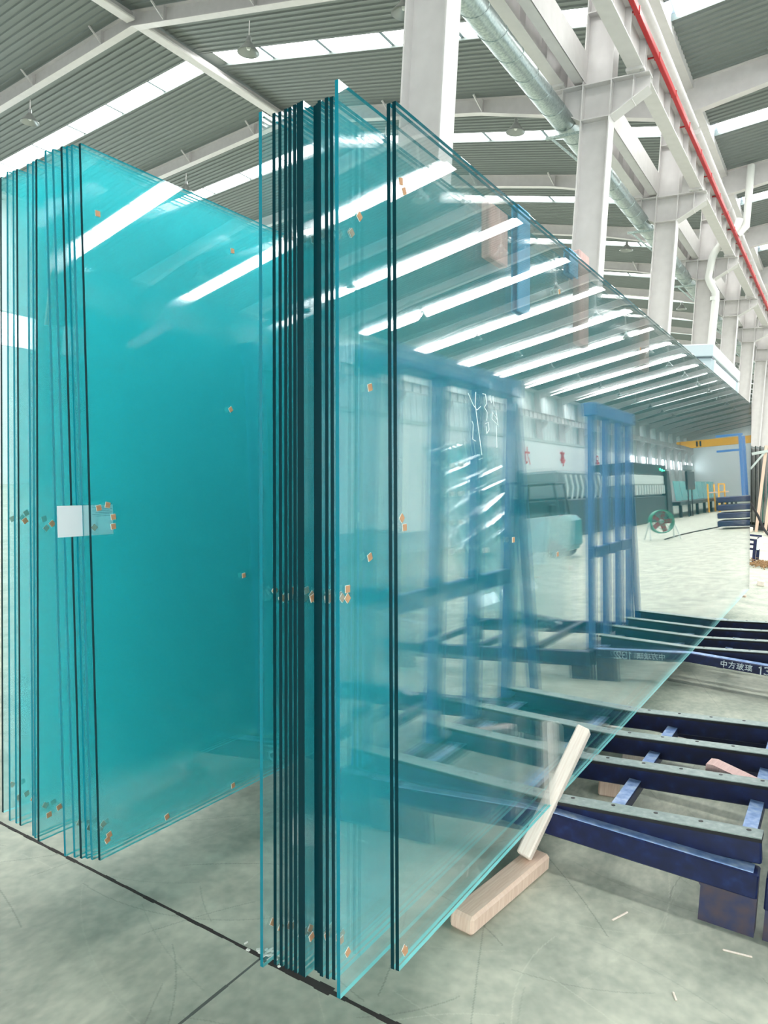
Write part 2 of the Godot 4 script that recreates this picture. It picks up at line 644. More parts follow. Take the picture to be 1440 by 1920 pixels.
	for k in range(2, nb):
		var zc := ZR0 + BAY * (k - 3 + 0.5)
		if zc > Z_FAR - 1:
			continue
		for sl in slopes():
			zc = ZR0 + BAY * (k - 3 + 0.5) + sl[2]
			var o := Node3D.new()
			o.name = "window_%d" % n
			n += 1
			o.set_meta("kind", "structure")
			add_child(o)
			var x0: float = sl[0]
			var x1: float = sl[1]
			var np := 6
			if zc > 45 or zc < 0:
				np = 1
			for i in np:
				var xa := lerpf(x0, x1, float(i) / np)
				var xb := lerpf(x0, x1, float(i + 1) / np)
				var sg := signf(x1 - x0)
				var mb := MB.new()
				var ya := roof_y(xa) + 0.02
				var yb := roof_y(xb) + 0.02
				var gp := 0.045 * sg if np > 1 else 0.0
				mb.face([V(xa + gp, ya, zc - gap), V(xb - gp, yb, zc - gap), V(xb - gp, yb, zc + gap), V(xa + gp, ya, zc + gap)], V((xa + xb) / 2, 40, zc))
				mb.face([V(xa + gp, ya + 0.03, zc - gap), V(xb - gp, yb + 0.03, zc - gap), V(xb - gp, yb + 0.03, zc + gap), V(xa + gp, ya + 0.03, zc + gap)], V((xa + xb) / 2, -40, zc))
				part("skylight_panel", mb, m.skylight, o)
				if i > 0:
					mb = MB.new()
					mb.face([V(xa - gp, ya, zc - gap), V(xa + gp, ya, zc - gap), V(xa + gp, ya, zc + gap), V(xa - gp, ya, zc + gap)], V(xa, 40, zc))
					mb.face([V(xa - gp, ya + 0.03, zc - gap), V(xa + gp, ya + 0.03, zc - gap), V(xa + gp, ya + 0.03, zc + gap), V(xa - gp, ya + 0.03, zc + gap)], V(xa, -40, zc))
					part("panel_joint", mb, m.seam, o)
	# walls with thickness; a band of windows in each long wall
	for side in [["wall_left", XL - 0.25, XL], ["wall_right", XR, XR + 0.25]]:
		b = MB.new()
		bx(b, side[1], side[2], 0, 5.5, Z_NEAR, Z_FAR)
		bx(b, side[1], side[2], 6.9, 11.4, Z_NEAR, Z_FAR)
		for k in nb + 1:
			var zz := Z_NEAR + k * BAY
			bx(b, side[1], side[2], 5.5, 6.9, zz - 0.5, zz + 0.5)
		var w := struct(side[0], b, m.wall)
		# cladding ribs
		b = MB.new()
		var zz := Z_NEAR
		var xi: float = side[2] if side[0] == "wall_left" else side[1]
		var sg := 1.0 if side[0] == "wall_left" else -1.0
		while zz < 95.0:
			bx(b, xi, xi + sg * 0.03, 7.0, 11.2, zz, zz + 0.12)
			zz += 0.75
		part("cladding_rib", b, m.wall, w).set_meta("kind", "stuff")
		for k in nb:
			var o := Node3D.new()
			o.name = "window_%d" % n
			n += 1
			o.set_meta("kind", "structure")
			add_child(o)
			var za := Z_NEAR + k * BAY + 0.5
			var zb := Z_NEAR + (k + 1) * BAY - 0.5
			var mb := MB.new()
			var xm: float = (side[1] + side[2]) / 2
			bx(mb, xm - 0.02, xm + 0.02, 5.5, 6.9, za, zb)
			part("window_pane", mb, m.window, o)
			mb = MB.new()
			for q in 6:
				var zq := lerpf(za, zb, q / 5.0)
				bx(mb, xm - 0.05, xm + 0.05, 5.5, 6.9, zq - 0.03, zq + 0.03)
			bx(mb, xm - 0.05, xm + 0.05, 5.5, 5.56, za, zb)
			bx(mb, xm - 0.05, xm + 0.05, 6.84, 6.9, za, zb)
			part("window_frame", mb, m.white, o)
	b = MB.new()
	bx(b, XL - 0.25, XR + 0.25, 5.0, 13.2, Z_NEAR - 0.25, Z_NEAR)
	bx(b, XL - 0.25, -5.5, 0, 5.0, Z_NEAR - 0.25, Z_NEAR)
	bx(b, -5.5, 0.0, 0, 5.0, Z_NEAR - 0.25, Z_NEAR)
	bx(b, 9.0, XR + 0.25, 0, 5.0, Z_NEAR - 0.25, Z_NEAR)
	struct("wall_back", b, m.wall)
	var dn := 1
	for q in [4.5]:  # invented glowing panels, unseen, added to brighten floor and left glass
		var o := Node3D.new()
		o.name = "added_door_%d" % dn
		dn += 1
		o.set_meta("kind", "structure")
		add_child(o)
		for i in 8:
			b = MB.new()
			bx(b, q - 4.5, q + 4.5, 0.01 + i * 0.625, (i + 1) * 0.625 - 0.01, Z_NEAR - 0.14, Z_NEAR - 0.10)
			part("added_door_panel", b, m.added_door_panel, o)
	b = MB.new()
	bx(b, XL - 0.25, XR + 0.25, 0, 13.2, Z_FAR, Z_FAR + 0.25)
	struct("wall_front", b, m.wall)

func ibeam_x(b: MB, x0: float, x1: float, f_bot: Callable, f_top: Callable, z: float, w: float) -> void:
	pass

func column(x: float, k: int, corbels: Array, label: String, group := "") -> void:
	var z := ZR0 + BAY * k
	var t := thing("steel_column", label, "column", V(x, 0, z), group)
	var fine := z < 50.0 and x < 0
	var top := 10.95
	var b := MB.new()
	bx(b, x - 0.24, x + 0.24, 0, top, z - 0.008, z + 0.008)
	part("web", b, m.white, t)
	for s in [-1.0, 1.0]:
		b = MB.new()
		bx(b, x + s * 0.25 - 0.01, x + s * 0.25 + 0.01, 0, top, z - 0.16, z + 0.16)
		part("flange", b, m.white, t)
	if fine:
		for y in [7.93, 8.53, 9.75]:
			b = MB.new()
			bx(b, x - 0.24, x + 0.24, y - 0.008, y + 0.008, z - 0.155, z + 0.155)
			part("stiffener", b, m.white, t)
		b = MB.new()
		bx(b, x - 0.38, x + 0.38, 0, 0.03, z - 0.26, z + 0.26)
		part("base_plate", b, m.white, t)
	for c in corbels:
		var tip: float = x + c
		var s := signf(c)
		var xi := x + s * 0.26
		b = MB.new()
		b.prism(PackedVector2Array([Vector2(xi, 7.93), Vector2(tip, 8.30), Vector2(tip, 8.55), Vector2(xi, 8.55)]), V(0, 0, z - 0.006), Vector3.RIGHT, Vector3.UP, V(0, 0, 0.012))
		var cb := part("corbel", b, m.white, t)
		b = MB.new()
		bx(b, minf(xi, tip), maxf(xi, tip), 8.53, 8.55, z - 0.15, z + 0.15)
		bar(b, V(xi, 7.93, z), V(tip, 8.30, z), 0.30, 0.016)
		if fine:
			var xs := x + s * 0.62
			bx(b, xs - 0.006, xs + 0.006, 8.12, 8.54, z - 0.14, z + 0.14)
		part("corbel_flange", b, m.white, cb, t.position)

func rafter(xe: float, xr: float, k: int, label: String, group := "") -> void:
	var z := ZR0 + BAY * k
	var t := thing("roof_rafter", label, "rafter", V(xe, 10.4, z), group)
	var fine := z < 40.0
	var sg := signf(xr - xe)
	var yt0 := roof_y(xe + 0.01 * sg) - 0.04
	var ytr := roof_y(xr - 0.01 * sg) - 0.04
	var xm := xe + sg * 5.0
	var ytm := roof_y(xm) - 0.04
	var d0 := 0.75
	var d1 := 0.38
	var b := MB.new()
	b.prism(PackedVector2Array([Vector2(xe, yt0 - d0), Vector2(xm, ytm - d1), Vector2(xr, ytr - d1), Vector2(xr, ytr), Vector2(xe, yt0)]), V(0, 0, z - 0.005), Vector3.RIGHT, Vector3.UP, V(0, 0, 0.01))
	part("web", b, m.white, t)
	b = MB.new()
	bar(b, V(xe, yt0 - d0, z), V(xm, ytm - d1, z), 0.22, 0.016)
	bar(b, V(xm, ytm - d1, z), V(xr, ytr - d1, z), 0.22, 0.016)
	part("bottom_flange", b, m.white, t)
	b = MB.new()
	bar(b, V(xe, yt0, z), V(xr, ytr, z), 0.22, 0.016)
	part("top_flange", b, m.white, t)
	if fine:
		var i := 0
		while i < 4:
			var x := xe + sg * (1.9 + 3.0 * i)
			if absf(x - xe) < absf(xr - xe) - 0.5:
				var yt := roof_y(x) - 0.04
				var yb := yt - d1
				b = MB.new()
				bx(b, x - 0.006, x + 0.006, yb, yt, z - 0.1, z + 0.1)
				part("stiffener", b, m.white, t)
				b = MB.new()
				bar(b, V(x, yb + 0.02, z - 0.05), V(x - 0.16, yt + 0.02, z - 0.36), 0.04, 0.04)
				part("purlin_brace", b, m.white, t)
			i += 1

func steelwork() -> void:
	var rl := (XL + XC) / 2
	var rr := (XR + XC) / 2
	for k in range(-2, 22):
		var z := ZR0 + BAY * k
		var far := k > 7
		var where: String = "standing behind the camera" if k < 0 else ORD[mini(k, 19)] + " from the near end of the middle row"
		column(XC, k, [0.88, -0.92], "distant white steel column in the middle row" if far else "white steel H column with two corbels, " + where, "distant columns of the middle row" if far else "")
		if k >= 0:
			column(XR - 0.45, k, [-0.8], "white steel column with a crane corbel against the right wall", "columns along the right wall")
			if k < 9:
				column(XL + 0.45, k, [0.8], "white steel column with a crane corbel against the left wall", "columns along the left wall")
	for k in range(-1, 22):
		var far := k > 4
		for s in [[XC - 0.25, rl, "left hall, right slope"], [XL + 0.2, rl, "left hall, left slope"], [XC + 0.25, rr, "right hall, left slope"], [XR - 0.2, rr, "right hall, right slope"]]:
			if k > 12 and s[1] == rl:
				continue
			var l: String = "white roof rafter, " + s[2] + (", over the camera" if k < 0 else ", " + ORD[clampi(k, 0, 19)] + " row")
			if k > 12:
				l = "distant white roof rafter of the " + s[2]
			rafter(s[0], s[1], k, l, "distant rafters of the " + s[2] if k > 12 else "")
	# crane beams on the corbels, a length for each bay
	for k in range(-1, 21):
		var z0 := ZR0 + BAY * k + 0.02
		var z1 := z0 + BAY - 0.04
		var fine := k < 6
		for q in [[XC + 0.66, "right"], [XC - 0.72, "left"], [XR - 0.45 - 0.6, "wall"]]:
			if q[1] == "wall" and k < 0:
				continue
			var x: float = q[0]
			var lb: String = "white crane beam with web stiffeners on the right-hand corbels, %s length from the camera" % ORD[clampi(k + 1, 0, 19)]
			var gr := ""
			if q[1] == "left":
				lb = "white twin crane beam on the left-hand corbels, %s length from the camera" % ORD[clampi(k + 1, 0, 19)]
			if q[1] == "wall":
				lb = "white crane beam on the corbels of the right wall"
				gr = "crane beams along the right wall"
			elif not fine:
				lb = "distant white crane beam on the %s-hand corbels" % q[1]
				gr = "distant crane beams on the %s-hand corbels" % q[1]
			var t := thing("crane_beam", lb, "beam", V(x, 8.58, z0), gr)
			var b := MB.new()
			bx(b, x - 0.006, x + 0.006, 8.62, 9.14, z0, z1)
			part("web", b, m.white, t)
			b = MB.new()
			bx(b, x - 0.13, x + 0.13, 8.60, 8.62, z0, z1)
			part("bottom_flange", b, m.white, t)
			b = MB.new()
			bx(b, x - 0.14, x + 0.14, 9.14, 9.16, z0, z1)
			part("top_flange", b, m.white, t)
			if fine or q[1] == "wall":
				var st := 6
				for i in st + 1:
					var zz := lerpf(z0 + 0.03, z1 - 0.03, float(i) / st)
					b = MB.new()
					bx(b, x - 0.11, x + 0.11, 8.62, 9.14, zz - 0.006, zz + 0.006)
					part("stiffener", b, m.white, t)
			if fine:
				for e in [z0 + 0.12, z1 - 0.12]:
					b = MB.new()
					bx(b, x - 0.15, x + 0.15, 8.555, 8.60, e - 0.12, e + 0.12)
					var pl := part("bearing_plate", b, m.white, t)
					for bxn in [-0.09, 0.09]:
						for bzn in [-0.06, 0.06]:
							b = MB.new()
							b.lathe([Vector2(0.0, 0.015), Vector2(0.018, 0.015), Vector2(0.018, 0.0)], V(x + bxn, 8.556, e + bzn), Vector3.DOWN, 6)
							part("bolt", b, m.white_bolt, pl, t.position)
			if q[1] == "left":
				var x2 := x + 0.40
				b = MB.new()
				bx(b, x2 - 0.11, x2 + 0.08, 8.60, 8.615, z0, z1)
				bx(b, x2 + 0.07, x2 + 0.085, 8.60, 9.1, z0, z1)
				bx(b, x2 - 0.11, x2 + 0.08, 9.085, 9.1, z0, z1)
				part("brake_channel", b, m.white, t)
	# longitudinal members under the roof
	var b := MB.new()
	for k in range(-1, 9):
		var z0 := ZR0 + BAY * k + 0.12
		bx(b, rl - 0.16, rl + 0.16, 12.66, 12.76, z0, z0 + BAY - 0.24, 0.02)
		bx(b, rl - 0.05, rl + 0.05, 12.76, 12.9, z0, z0 + BAY - 0.24)
	single("ridge_tie", b, m.white, "white box strut running along the ridge of the left hall roof", "strut", V(rl, 12.6, 0))
	for k in range(0, 8):
		var z0 := ZR0 + BAY * k + 0.12
		b = MB.new()
		b.tube([V(XC + 0.52, 10.08, z0), V(XC + 0.52, 10.08, z0 + BAY - 0.24)], 0.085, 10)
		single("eave_strut", b, m.white, "round white eave strut beside the red rail, %s length from the camera" % ORD[k], "strut", V(XC + 0.52, 10.08, z0))
func lamp(x: float, z: float, y: float, label: String, group := "") -> void:
	var t := thing("pendant_lamp", label, "lamp", V(x, y, z), group)
	var top := roof_y(x) - 0.66
	var b := MB.new()
	b.tube([V(x, y + 0.30, z), V(x, top, z)], 0.012, 6)
	part("rod", b, m.white, t)
	b = MB.new()
	b.lathe([Vector2(0.0, 0.36), Vector2(0.05, 0.35), Vector2(0.06, 0.24), Vector2(0.075, 0.22)], V(x, y, z), Vector3.UP, 14)
	part("lamp_housing", b, m.lamp, t)
	b = MB.new()
	b.lathe([Vector2(0.07, 0.23), Vector2(0.14, 0.13), Vector2(0.255, 0.0), Vector2(0.26, -0.02), Vector2(0.245, 0.0), Vector2(0.13, 0.12), Vector2(0.06, 0.21)], V(x, y, z), Vector3.UP, 20)
	part("lamp_shade", b, m.lamp, t)
	b = MB.new()
	b.lathe([Vector2(0.045, 0.2), Vector2(0.055, 0.1), Vector2(0.04, 0.05), Vector2(0.0, 0.03)], V(x, y, z), Vector3.UP, 10)
	part("bulb", b, m.lamp_glass, t)

func services() -> void:
	var near := {
		"1,-21.05": "conical pendant lamp at the upper left, above the left glass stack",
		"1,-12.6": "conical pendant lamp hanging in front of the first skylight row",
		"1,-8.4": "conical pendant lamp beside the first column at the top",
		"2,-21.05": "conical pendant lamp just over the left stack's top edge",
		"2,-8.4": "conical pendant lamp left of the second column, on a bent rod",
		"3,-8.4": "conical pendant lamp between the second and third columns"}
	for k in range(1, 12):
		for x in [-21.05, -12.6, -8.4]:
			if k > 5 and x < -12:
				continue
			var key := "%d,%s" % [k, str(x)]
			var l: String = near.get(key, "conical pendant lamp far down the left hall")
			lamp(x, ZR0 + BAY * k, 10.85 if x > -10 else 11.05, l, "" if near.has(key) else "pendant lamps far down the left hall")
	for k in range(2, 15):
		for x in [2.5, 8.0, 14.5]:
			lamp(x, ZR0 + BAY * k, 10.7, "conical pendant lamp under the right hall roof", "pendant lamps of the right hall")
	# spiral duct on the left of the columns
	var dx := -4.86
	var dy := 8.02
	var t := thing("spiral_duct", "round galvanised spiral duct running along the left of the column row", "duct", V(dx, dy, 2.0))
	var b := MB.new()
	b.tube([V(dx, dy, 2.0), V(dx, dy, 62.0)], 0.185, 20)
	part("duct_tube", b, m.galv, t)
	b = MB.new()
	for i in 500:
		# raised spiral seam
		var a0 := i * 0.5
		var z0 := 2.0 + a0 * 0.16
		for h in [0.0, 0.25]:
			var aa: float = (a0 + h) * TAU / 4.0
			var ab: float = (a0 + h + 0.25) * TAU / 4.0
			b.tube([V(dx + 0.188 * cos(aa), dy + 0.188 * sin(aa), z0 + h * 0.16), V(dx + 0.188 * cos(ab), dy + 0.188 * sin(ab), z0 + (h + 0.25) * 0.16)], 0.007, 4, false)
	part("spiral_seam", b, m.galv, t).set_meta("kind", "stuff")
	for k in range(0, 8):
		var z := ZR0 + BAY * k
		b = MB.new()
		bx(b, dx - 0.32, XC - 0.25, dy - 0.26, dy - 0.21, z - 0.03, z + 0.03)
		bar(b, V(dx - 0.2, dy - 0.26, z), V(XC - 0.27, dy - 0.75, z), 0.04, 0.04)
		part("duct_bracket", b, m.zinc, t)
	# red conductor rail with hangers, along the right crane beam
	t = thing("conductor_rail", "long red conductor rail above the right-hand crane beam", "rail", V(-3.42, 9.1, 2))
	b = MB.new()
	bx(b, -3.465, -3.385, 9.05, 9.16, 0.0, 125.0, 0.01)
	part("rail", b, m.red, t)
	for i in 34:
		var z := 5.0 + i * 1.5
		b = MB.new()
		bx(b, -3.47, -3.375, 9.05, 9.165, z - 0.02, z + 0.02)
		bx(b, -3.60, -3.47, 9.09, 9.11, z - 0.015, z + 0.015)
		part("hanger_clip", b, m.red, t)
	# rainwater pipes
	var zc := ZR0 + BAY * 3 - 0.36
	b = MB.new()
	b.tube([V(-3.35, 9.6, zc), V(-3.42, 9.35, zc), V(-3.95, 8.75, zc), V(-4.05, 8.55, zc), V(-4.12, 7.9, zc), V(-4.03, 7.7, zc), V(-3.88, 7.45, zc), V(-3.86, 7.2, zc), V(-3.98, 0.2, zc)], 0.11, 14)
	t = thing("downpipe", "white plastic downpipe with offset bends on the fourth column", "pipe", V(-3.98, 0, zc))
	part("pipe", b, m.pvc, t)
	for y in [7.25, 5.2, 3.1]:
		b = MB.new()
		b.lathe([Vector2(0.11, 0.06), Vector2(0.128, 0.06), Vector2(0.128, -0.06), Vector2(0.11, -0.06)], V(-3.9 - (7.2 - y) * 0.017, y, zc), Vector3.UP, 14)
		part("pipe_socket", b, m.pvc, t)
	zc = ZR0 + BAY * 2 - 0.3
	b = MB.new()
	b.tube([V(-3.40, 9.16, zc + 6.1), V(-3.18, 9.4, zc + 6.1), V(-3.18, 11.2, zc + 6.1)], 0.11, 12)
	single("vent_pipe", b, m.pvc, "short upright white pipe right of the crane beam, behind the red rail", "pipe", V(-3.18, 9.16, zc + 6.1))
	# booth beyond the far end of the glass
	var bo := thing("panel_booth", "pale panelled booth with flat roof edge beyond the front glass stack", "booth", V(-1.68, 0, 10.4))
	b = MB.new()
	bx(b, -3.28, -1.70, 0.0, 3.40, 11.15, 14.0)
	part("wall_panel", b, m.panel, bo)
	b = MB.new()
	bx(b, -3.30, -1.67, 3.40, 3.57, 11.1, 14.05, 0.01)
	part("roof_edge", b, m.panel, bo)
	b = MB.new()
	bx(b, -3.31, -1.69, 3.38, 3.405, 11.12, 14.03)
	for x in [-2.0, -2.7]:
		bx(b, x - 0.008, x + 0.008, 0.0, 3.36, 11.14, 11.16)
	part("panel_joint", b, m.panel_seam, bo)
	for z in [11.22, 13.93]:
		b = MB.new()
		bx(b, -1.72, -1.66, 0.0, 3.36, z - 0.06, z + 0.06)
		part("corner_post", b, m.panel, bo)
	# bridge cranes
	crane(XL + 1.0, XC - 0.9, 88.0, "yellow bridge crane girder far down the left hall, beside the glass corner")
	crane(XC + 0.8, XR - 1.2, 122.0, "yellow bridge crane girder spanning the far right hall")

func crane(x0: float, x1: float, z: float, label: String) -> void:
	var t := thing("bridge_crane", label, "crane", V(x0, 9.2, z))
	var b := MB.new()
	b.prism(PackedVector2Array([Vector2(x0, 9.25), Vector2(x0 + 1.6, 8.55), Vector2(x1 - 1.6, 8.55), Vector2(x1, 9.25), Vector2(x1, 9.65), Vector2(x0, 9.65)]), V(0, 0, z), Vector3.RIGHT, Vector3.UP, V(0, 0, 0.6))
	part("girder", b, m.yellow, t)
	for x in [x0, x1]:
		b = MB.new()
		bx(b, x - 0.2, x + 0.2, 9.18, 9.55, z - 1.4, z + 2.0, 0.03)
		part("end_carriage", b, m.yellow, t)
	for i in 2:
		b = MB.new()
		bx(b, x1 - 2.6 - i * 0.5, x1 - 2.35 - i * 0.5, 8.7, 9.5, z - 0.02, z)
		part("hazard_stripe", b, m.rubber, t)
	b = MB.new()
	bx(b, lerpf(x0, x1, 0.2), lerpf(x0, x1, 0.2) + 0.9, 8.0, 8.6, z - 0.3, z + 0.9, 0.05)
	part("hoist", b, m.yellow, t)

# ---- lettering: strokes as flat raised bars; each character in a unit square
func glyph(c: String) -> Array:
	var king := [[Vector2(.02, .88), Vector2(.36, .88)], [Vector2(.04, .55), Vector2(.34, .55)], [Vector2(0, .15), Vector2(.38, .22)], [Vector2(.19, .88), Vector2(.19, .18)]]
	match c:
		"中":
			return [[Vector2(.1, .76), Vector2(.9, .76)], [Vector2(.1, .76), Vector2(.1, .34)], [Vector2(.9, .76), Vector2(.9, .34)], [Vector2(.1, .36), Vector2(.9, .36)], [Vector2(.5, 1), Vector2(.5, 0)]]
		"方":
			return [[Vector2(.5, 1), Vector2(.5, .82)], [Vector2(.04, .78), Vector2(.96, .78)], [Vector2(.42, .78), Vector2(.36, .42), Vector2(.1, .02)], [Vector2(.4, .52), Vector2(.82, .52), Vector2(.76, .06), Vector2(.58, .1)]]
		"玻":
			return king + [[Vector2(.48, .82), Vector2(.96, .82), Vector2(.9, .66)], [Vector2(.5, .82), Vector2(.47, .4), Vector2(.36, .02)], [Vector2(.7, 1), Vector2(.7, .54)], [Vector2(.52, .54), Vector2(.86, .54), Vector2(.7, .22), Vector2(.48, .02)], [Vector2(.58, .4), Vector2(.75, .18), Vector2(.98, .02)]]
		"璃":
			return king + [[Vector2(.68, 1), Vector2(.68, .88)], [Vector2(.44, .86), Vector2(.98, .86)], [Vector2(.58, .78), Vector2(.8, .6)], [Vector2(.8, .78), Vector2(.58, .6)], [Vector2(.5, .78), Vector2(.5, .54), Vector2(.88, .54), Vector2(.88, .78)], [Vector2(.68, .54), Vector2(.6, .42)], [Vector2(.46, .02), Vector2(.46, .42), Vector2(.94, .42), Vector2(.94, .06)], [Vector2(.64, .34), Vector2(.58, .14), Vector2(.8, .18)], [Vector2(.72, .28), Vector2(.84, .1)]]
		"力":
			return [[Vector2(.1, .7), Vector2(.85, .7), Vector2(.76, .05), Vector2(.56, .12)], [Vector2(.46, 1), Vector2(.42, .5), Vector2(.1, .02)]]
		"人":
			return [[Vector2(.5, .95), Vector2(.42, .45), Vector2(.05, .03)], [Vector2(.46, .6), Vector2(.62, .3), Vector2(.96, .03)]]
		"品":
			return [[Vector2(.28, .94), Vector2(.72, .94), Vector2(.72, .58), Vector2(.28, .58), Vector2(.28, .94)], [Vector2(.06, .42), Vector2(.44, .42), Vector2(.44, .04), Vector2(.06, .04), Vector2(.06, .42)], [Vector2(.56, .42), Vector2(.94, .42), Vector2(.94, .04), Vector2(.56, .04), Vector2(.56, .42)]]
		"事":
			return [[Vector2(.06, .9), Vector2(.94, .9)], [Vector2(.24, .8), Vector2(.76, .8), Vector2(.76, .66), Vector2(.24, .66), Vector2(.24, .8)], [Vector2(.16, .54), Vector2(.82, .54), Vector2(.82, .26), Vector2(.16, .26)], [Vector2(.02, .4), Vector2(.98, .4)], [Vector2(.5, 1), Vector2(.5, .03), Vector2(.36, .09)]]
		"1":
			return [[Vector2(.15, .8), Vector2(.34, .97), Vector2(.34, .0)]]
		"2":
			return [[Vector2(.04, .78), Vector2(.12, .93), Vector2(.32, .98), Vector2(.52, .92), Vector2(.58, .74), Vector2(.5, .52), Vector2(.06, .04), Vector2(.62, .04)]]
		"3":
			return [[Vector2(.06, .9), Vector2(.3, .98), Vector2(.54, .88), Vector2(.54, .64), Vector2(.28, .54), Vector2(.56, .42), Vector2(.58, .16), Vector2(.32, .02), Vector2(.04, .1)]]
		"5":
			return [[Vector2(.56, .96), Vector2(.12, .96), Vector2(.08, .56), Vector2(.32, .62), Vector2(.56, .48), Vector2(.58, .2), Vector2(.34, .02), Vector2(.05, .1)]]
	return []

func write(b: MB, text: String, at: Vector3, ux: Vector3, uy: Vector3, size: float, step: float, w: float) -> void:
	var nz := ux.cross(uy).normalized()
	for i in text.length():
		var o := at + ux * step * i
		for st in glyph(text[i]):
			for k in st.size() - 1:
				var a: Vector3 = o + ux * st[k].x * size + uy * st[k].y * size
				var c: Vector3 = o + ux * st[k + 1].x * size + uy * st[k + 1].y * size
				var d := (c - a).normalized()
				b.box((a + c) / 2 + nz * 0.0007, Vector3(a.distance_to(c) + w, w, 0.0014), Basis(d, nz.cross(d), nz))

func rack(z0: float, zs: Array, x0: float, x1: float, xm: float, label: String, text: String, num: String, tx: float, steps: Array, low: Array, rise: float, ys: float) -> Node3D:
	# a double-sided glass rack: beams across the hall, tilted pads on them, an upright frame near the middle
	var t := thing("glass_rack", label, "rack", V((x0 + x1) / 2, 0, z0))
	var z1: float = zs[-1] + 0.11
	var ya: float = low[0]
	var yb: float = low[1]
	var b: MB
	for e in [0, 1]:
		var zf := z0 if e == 0 else z1
		b = MB.new()
		bx(b, x0, x1, ya, yb, zf, zf + 0.085, 0.006)
		var lb := part("lower_beam", b, m.blue, t)
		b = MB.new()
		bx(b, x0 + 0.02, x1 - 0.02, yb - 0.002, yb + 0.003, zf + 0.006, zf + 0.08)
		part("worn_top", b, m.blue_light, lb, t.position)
		for q in [[x1 - 0.20, x1 + 0.0], [x0, x0 + 0.20]]:
			b = MB.new()
			b.prism(PackedVector2Array([Vector2(q[0], 0.0), Vector2(q[1], 0.0), Vector2(q[1], ya + 0.005), Vector2(q[0] - 0.012, ya + 0.005), Vector2(q[0], ya - 0.01)]), V(0, 0, zf + 0.004), Vector3.RIGHT, Vector3.UP, V(0, 0, 0.012))
			bx(b, q[0] if q[0] < xm else q[1] - 0.012, q[0] + 0.012 if q[0] < xm else q[1], 0.0, ya, zf + 0.014, zf + 0.085)
			part("leg", b, m.blue_rust, t)
		if e == 0 and text:
			var hh := (yb - ya) * 0.66
			b = MB.new()
			write(b, text, V(tx, ya + (yb - ya) * 0.17, zf), Vector3.RIGHT, Vector3.UP, hh, steps[0], hh * 0.105)
			write(b, num, V(tx + steps[1], ya + (yb - ya) * 0.08, zf), Vector3.RIGHT, Vector3.UP, hh * 1.22, steps[2], hh * 0.17)
			part("lettering", b, m.letter, lb, t.position)
	# longitudinal members
	for x in [x1 - 0.065, x0 + 0.065, xm + 0.62, xm - 0.55]:
		var y := 0.245 + absf(x - xm) * 0.09 - 0.075
		b = MB.new()
		bx(b, x - 0.03, x + 0.03, y - 0.05, y + 0.015, z0 + 0.09, z1, 0.006)
		var cm := part("cross_member", b, m.blue, t)
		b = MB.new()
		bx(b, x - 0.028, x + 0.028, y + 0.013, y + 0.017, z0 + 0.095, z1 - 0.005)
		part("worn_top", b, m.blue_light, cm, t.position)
	# pad beams, each tilted up from the middle
	for zz in zs:
		for s in [-1.0, 1.0]:
			var xa: float = xm + s * 0.07
			var xb: float = x1 if s > 0 else x0
			var ln := absf(xb - xa)
			var tilt := Basis(Vector3(0, 0, 1), s * atan(rise))
			var c := V((xa + xb) / 2, ys + ln * 0.5 * rise, zz)
			var up := tilt.y
			b = MB.new()
			b.cbox(c - up * 0.068 + Vector3(0, 0, -0.014), Vector3(ln - 0.012, 0.10, 0.05), 0.006, tilt)
			var pb := part("pad_beam", b, m.blue, t)
			b = MB.new()
			b.box(c - up * 0.011, Vector3(ln, 0.014, 0.088), tilt)
			part("rubber_pad", b, m.rubber, pb, t.position)
			b = MB.new()
			b.box(c - up * 0.0025, Vector3(ln, 0.005, 0.086), tilt)
			var st := part("wear_strip", b, m.zinc, pb, t.position)
			var nbolt := 7
			for i in nbolt:
				var lx := lerpf(-ln / 2 + 0.05, ln / 2 - 0.05, float(i) / (nbolt - 1))
				b = MB.new()
				b.lathe([Vector2(0.0, 0.0018), Vector2(0.0085, 0.0016), Vector2(0.0095, 0.0)], c + tilt * Vector3(lx, 0, -0.018), up, 10)
				part("bolt", b, m.bolt, pb, t.position)
	return t

func upright_frame(t: Node3D, xl: float, zs: Array, top: float, lean: float, other: float, w := 0.1) -> void:
	# posts on one side, a raking leg on the other at the far end, tied by a top bar and a middle bar
	var b: MB
	for i in zs.size():
		var z: float = zs[i]
		b = MB.new()
		bar(b, V(xl, 0.2, z), V(xl - lean, top, z), w, 0.07)
		part("post", b, m.blue_post, t)
		if i == zs.size() - 1:
			b = MB.new()
			bar(b, V(xl + other, 0.2, z + 0.15), V(xl - lean + 0.03, top, z + 0.09), w * 0.8, 0.06)
			part("raking_leg", b, m.blue_post, t)
	b = MB.new()
	bx(b, xl - lean - 0.06, xl - lean + 0.06, top - 0.02, top + 0.10, zs[0] - 0.05, zs[-1] + 0.05, 0.006)
	part("top_bar", b, m.blue_post, t)
	b = MB.new()
	var f := 0.42
	bx(b, xl - lean * f - 0.03, xl - lean * f + 0.03, lerpf(0.2, top, f) - 0.05, lerpf(0.2, top, f) + 0.05, zs[0] - 0.04, zs[-1] + 0.04, 0.006)
	part("middle_bar", b, m.blue_post, t)
	b = MB.new()
	bx(b, xl - 0.05, xl + 0.05, 0.15, 0.25, zs[0] - 0.1, zs[-1] + 0.1, 0.006)
	part("foot_bar", b, m.blue, t)

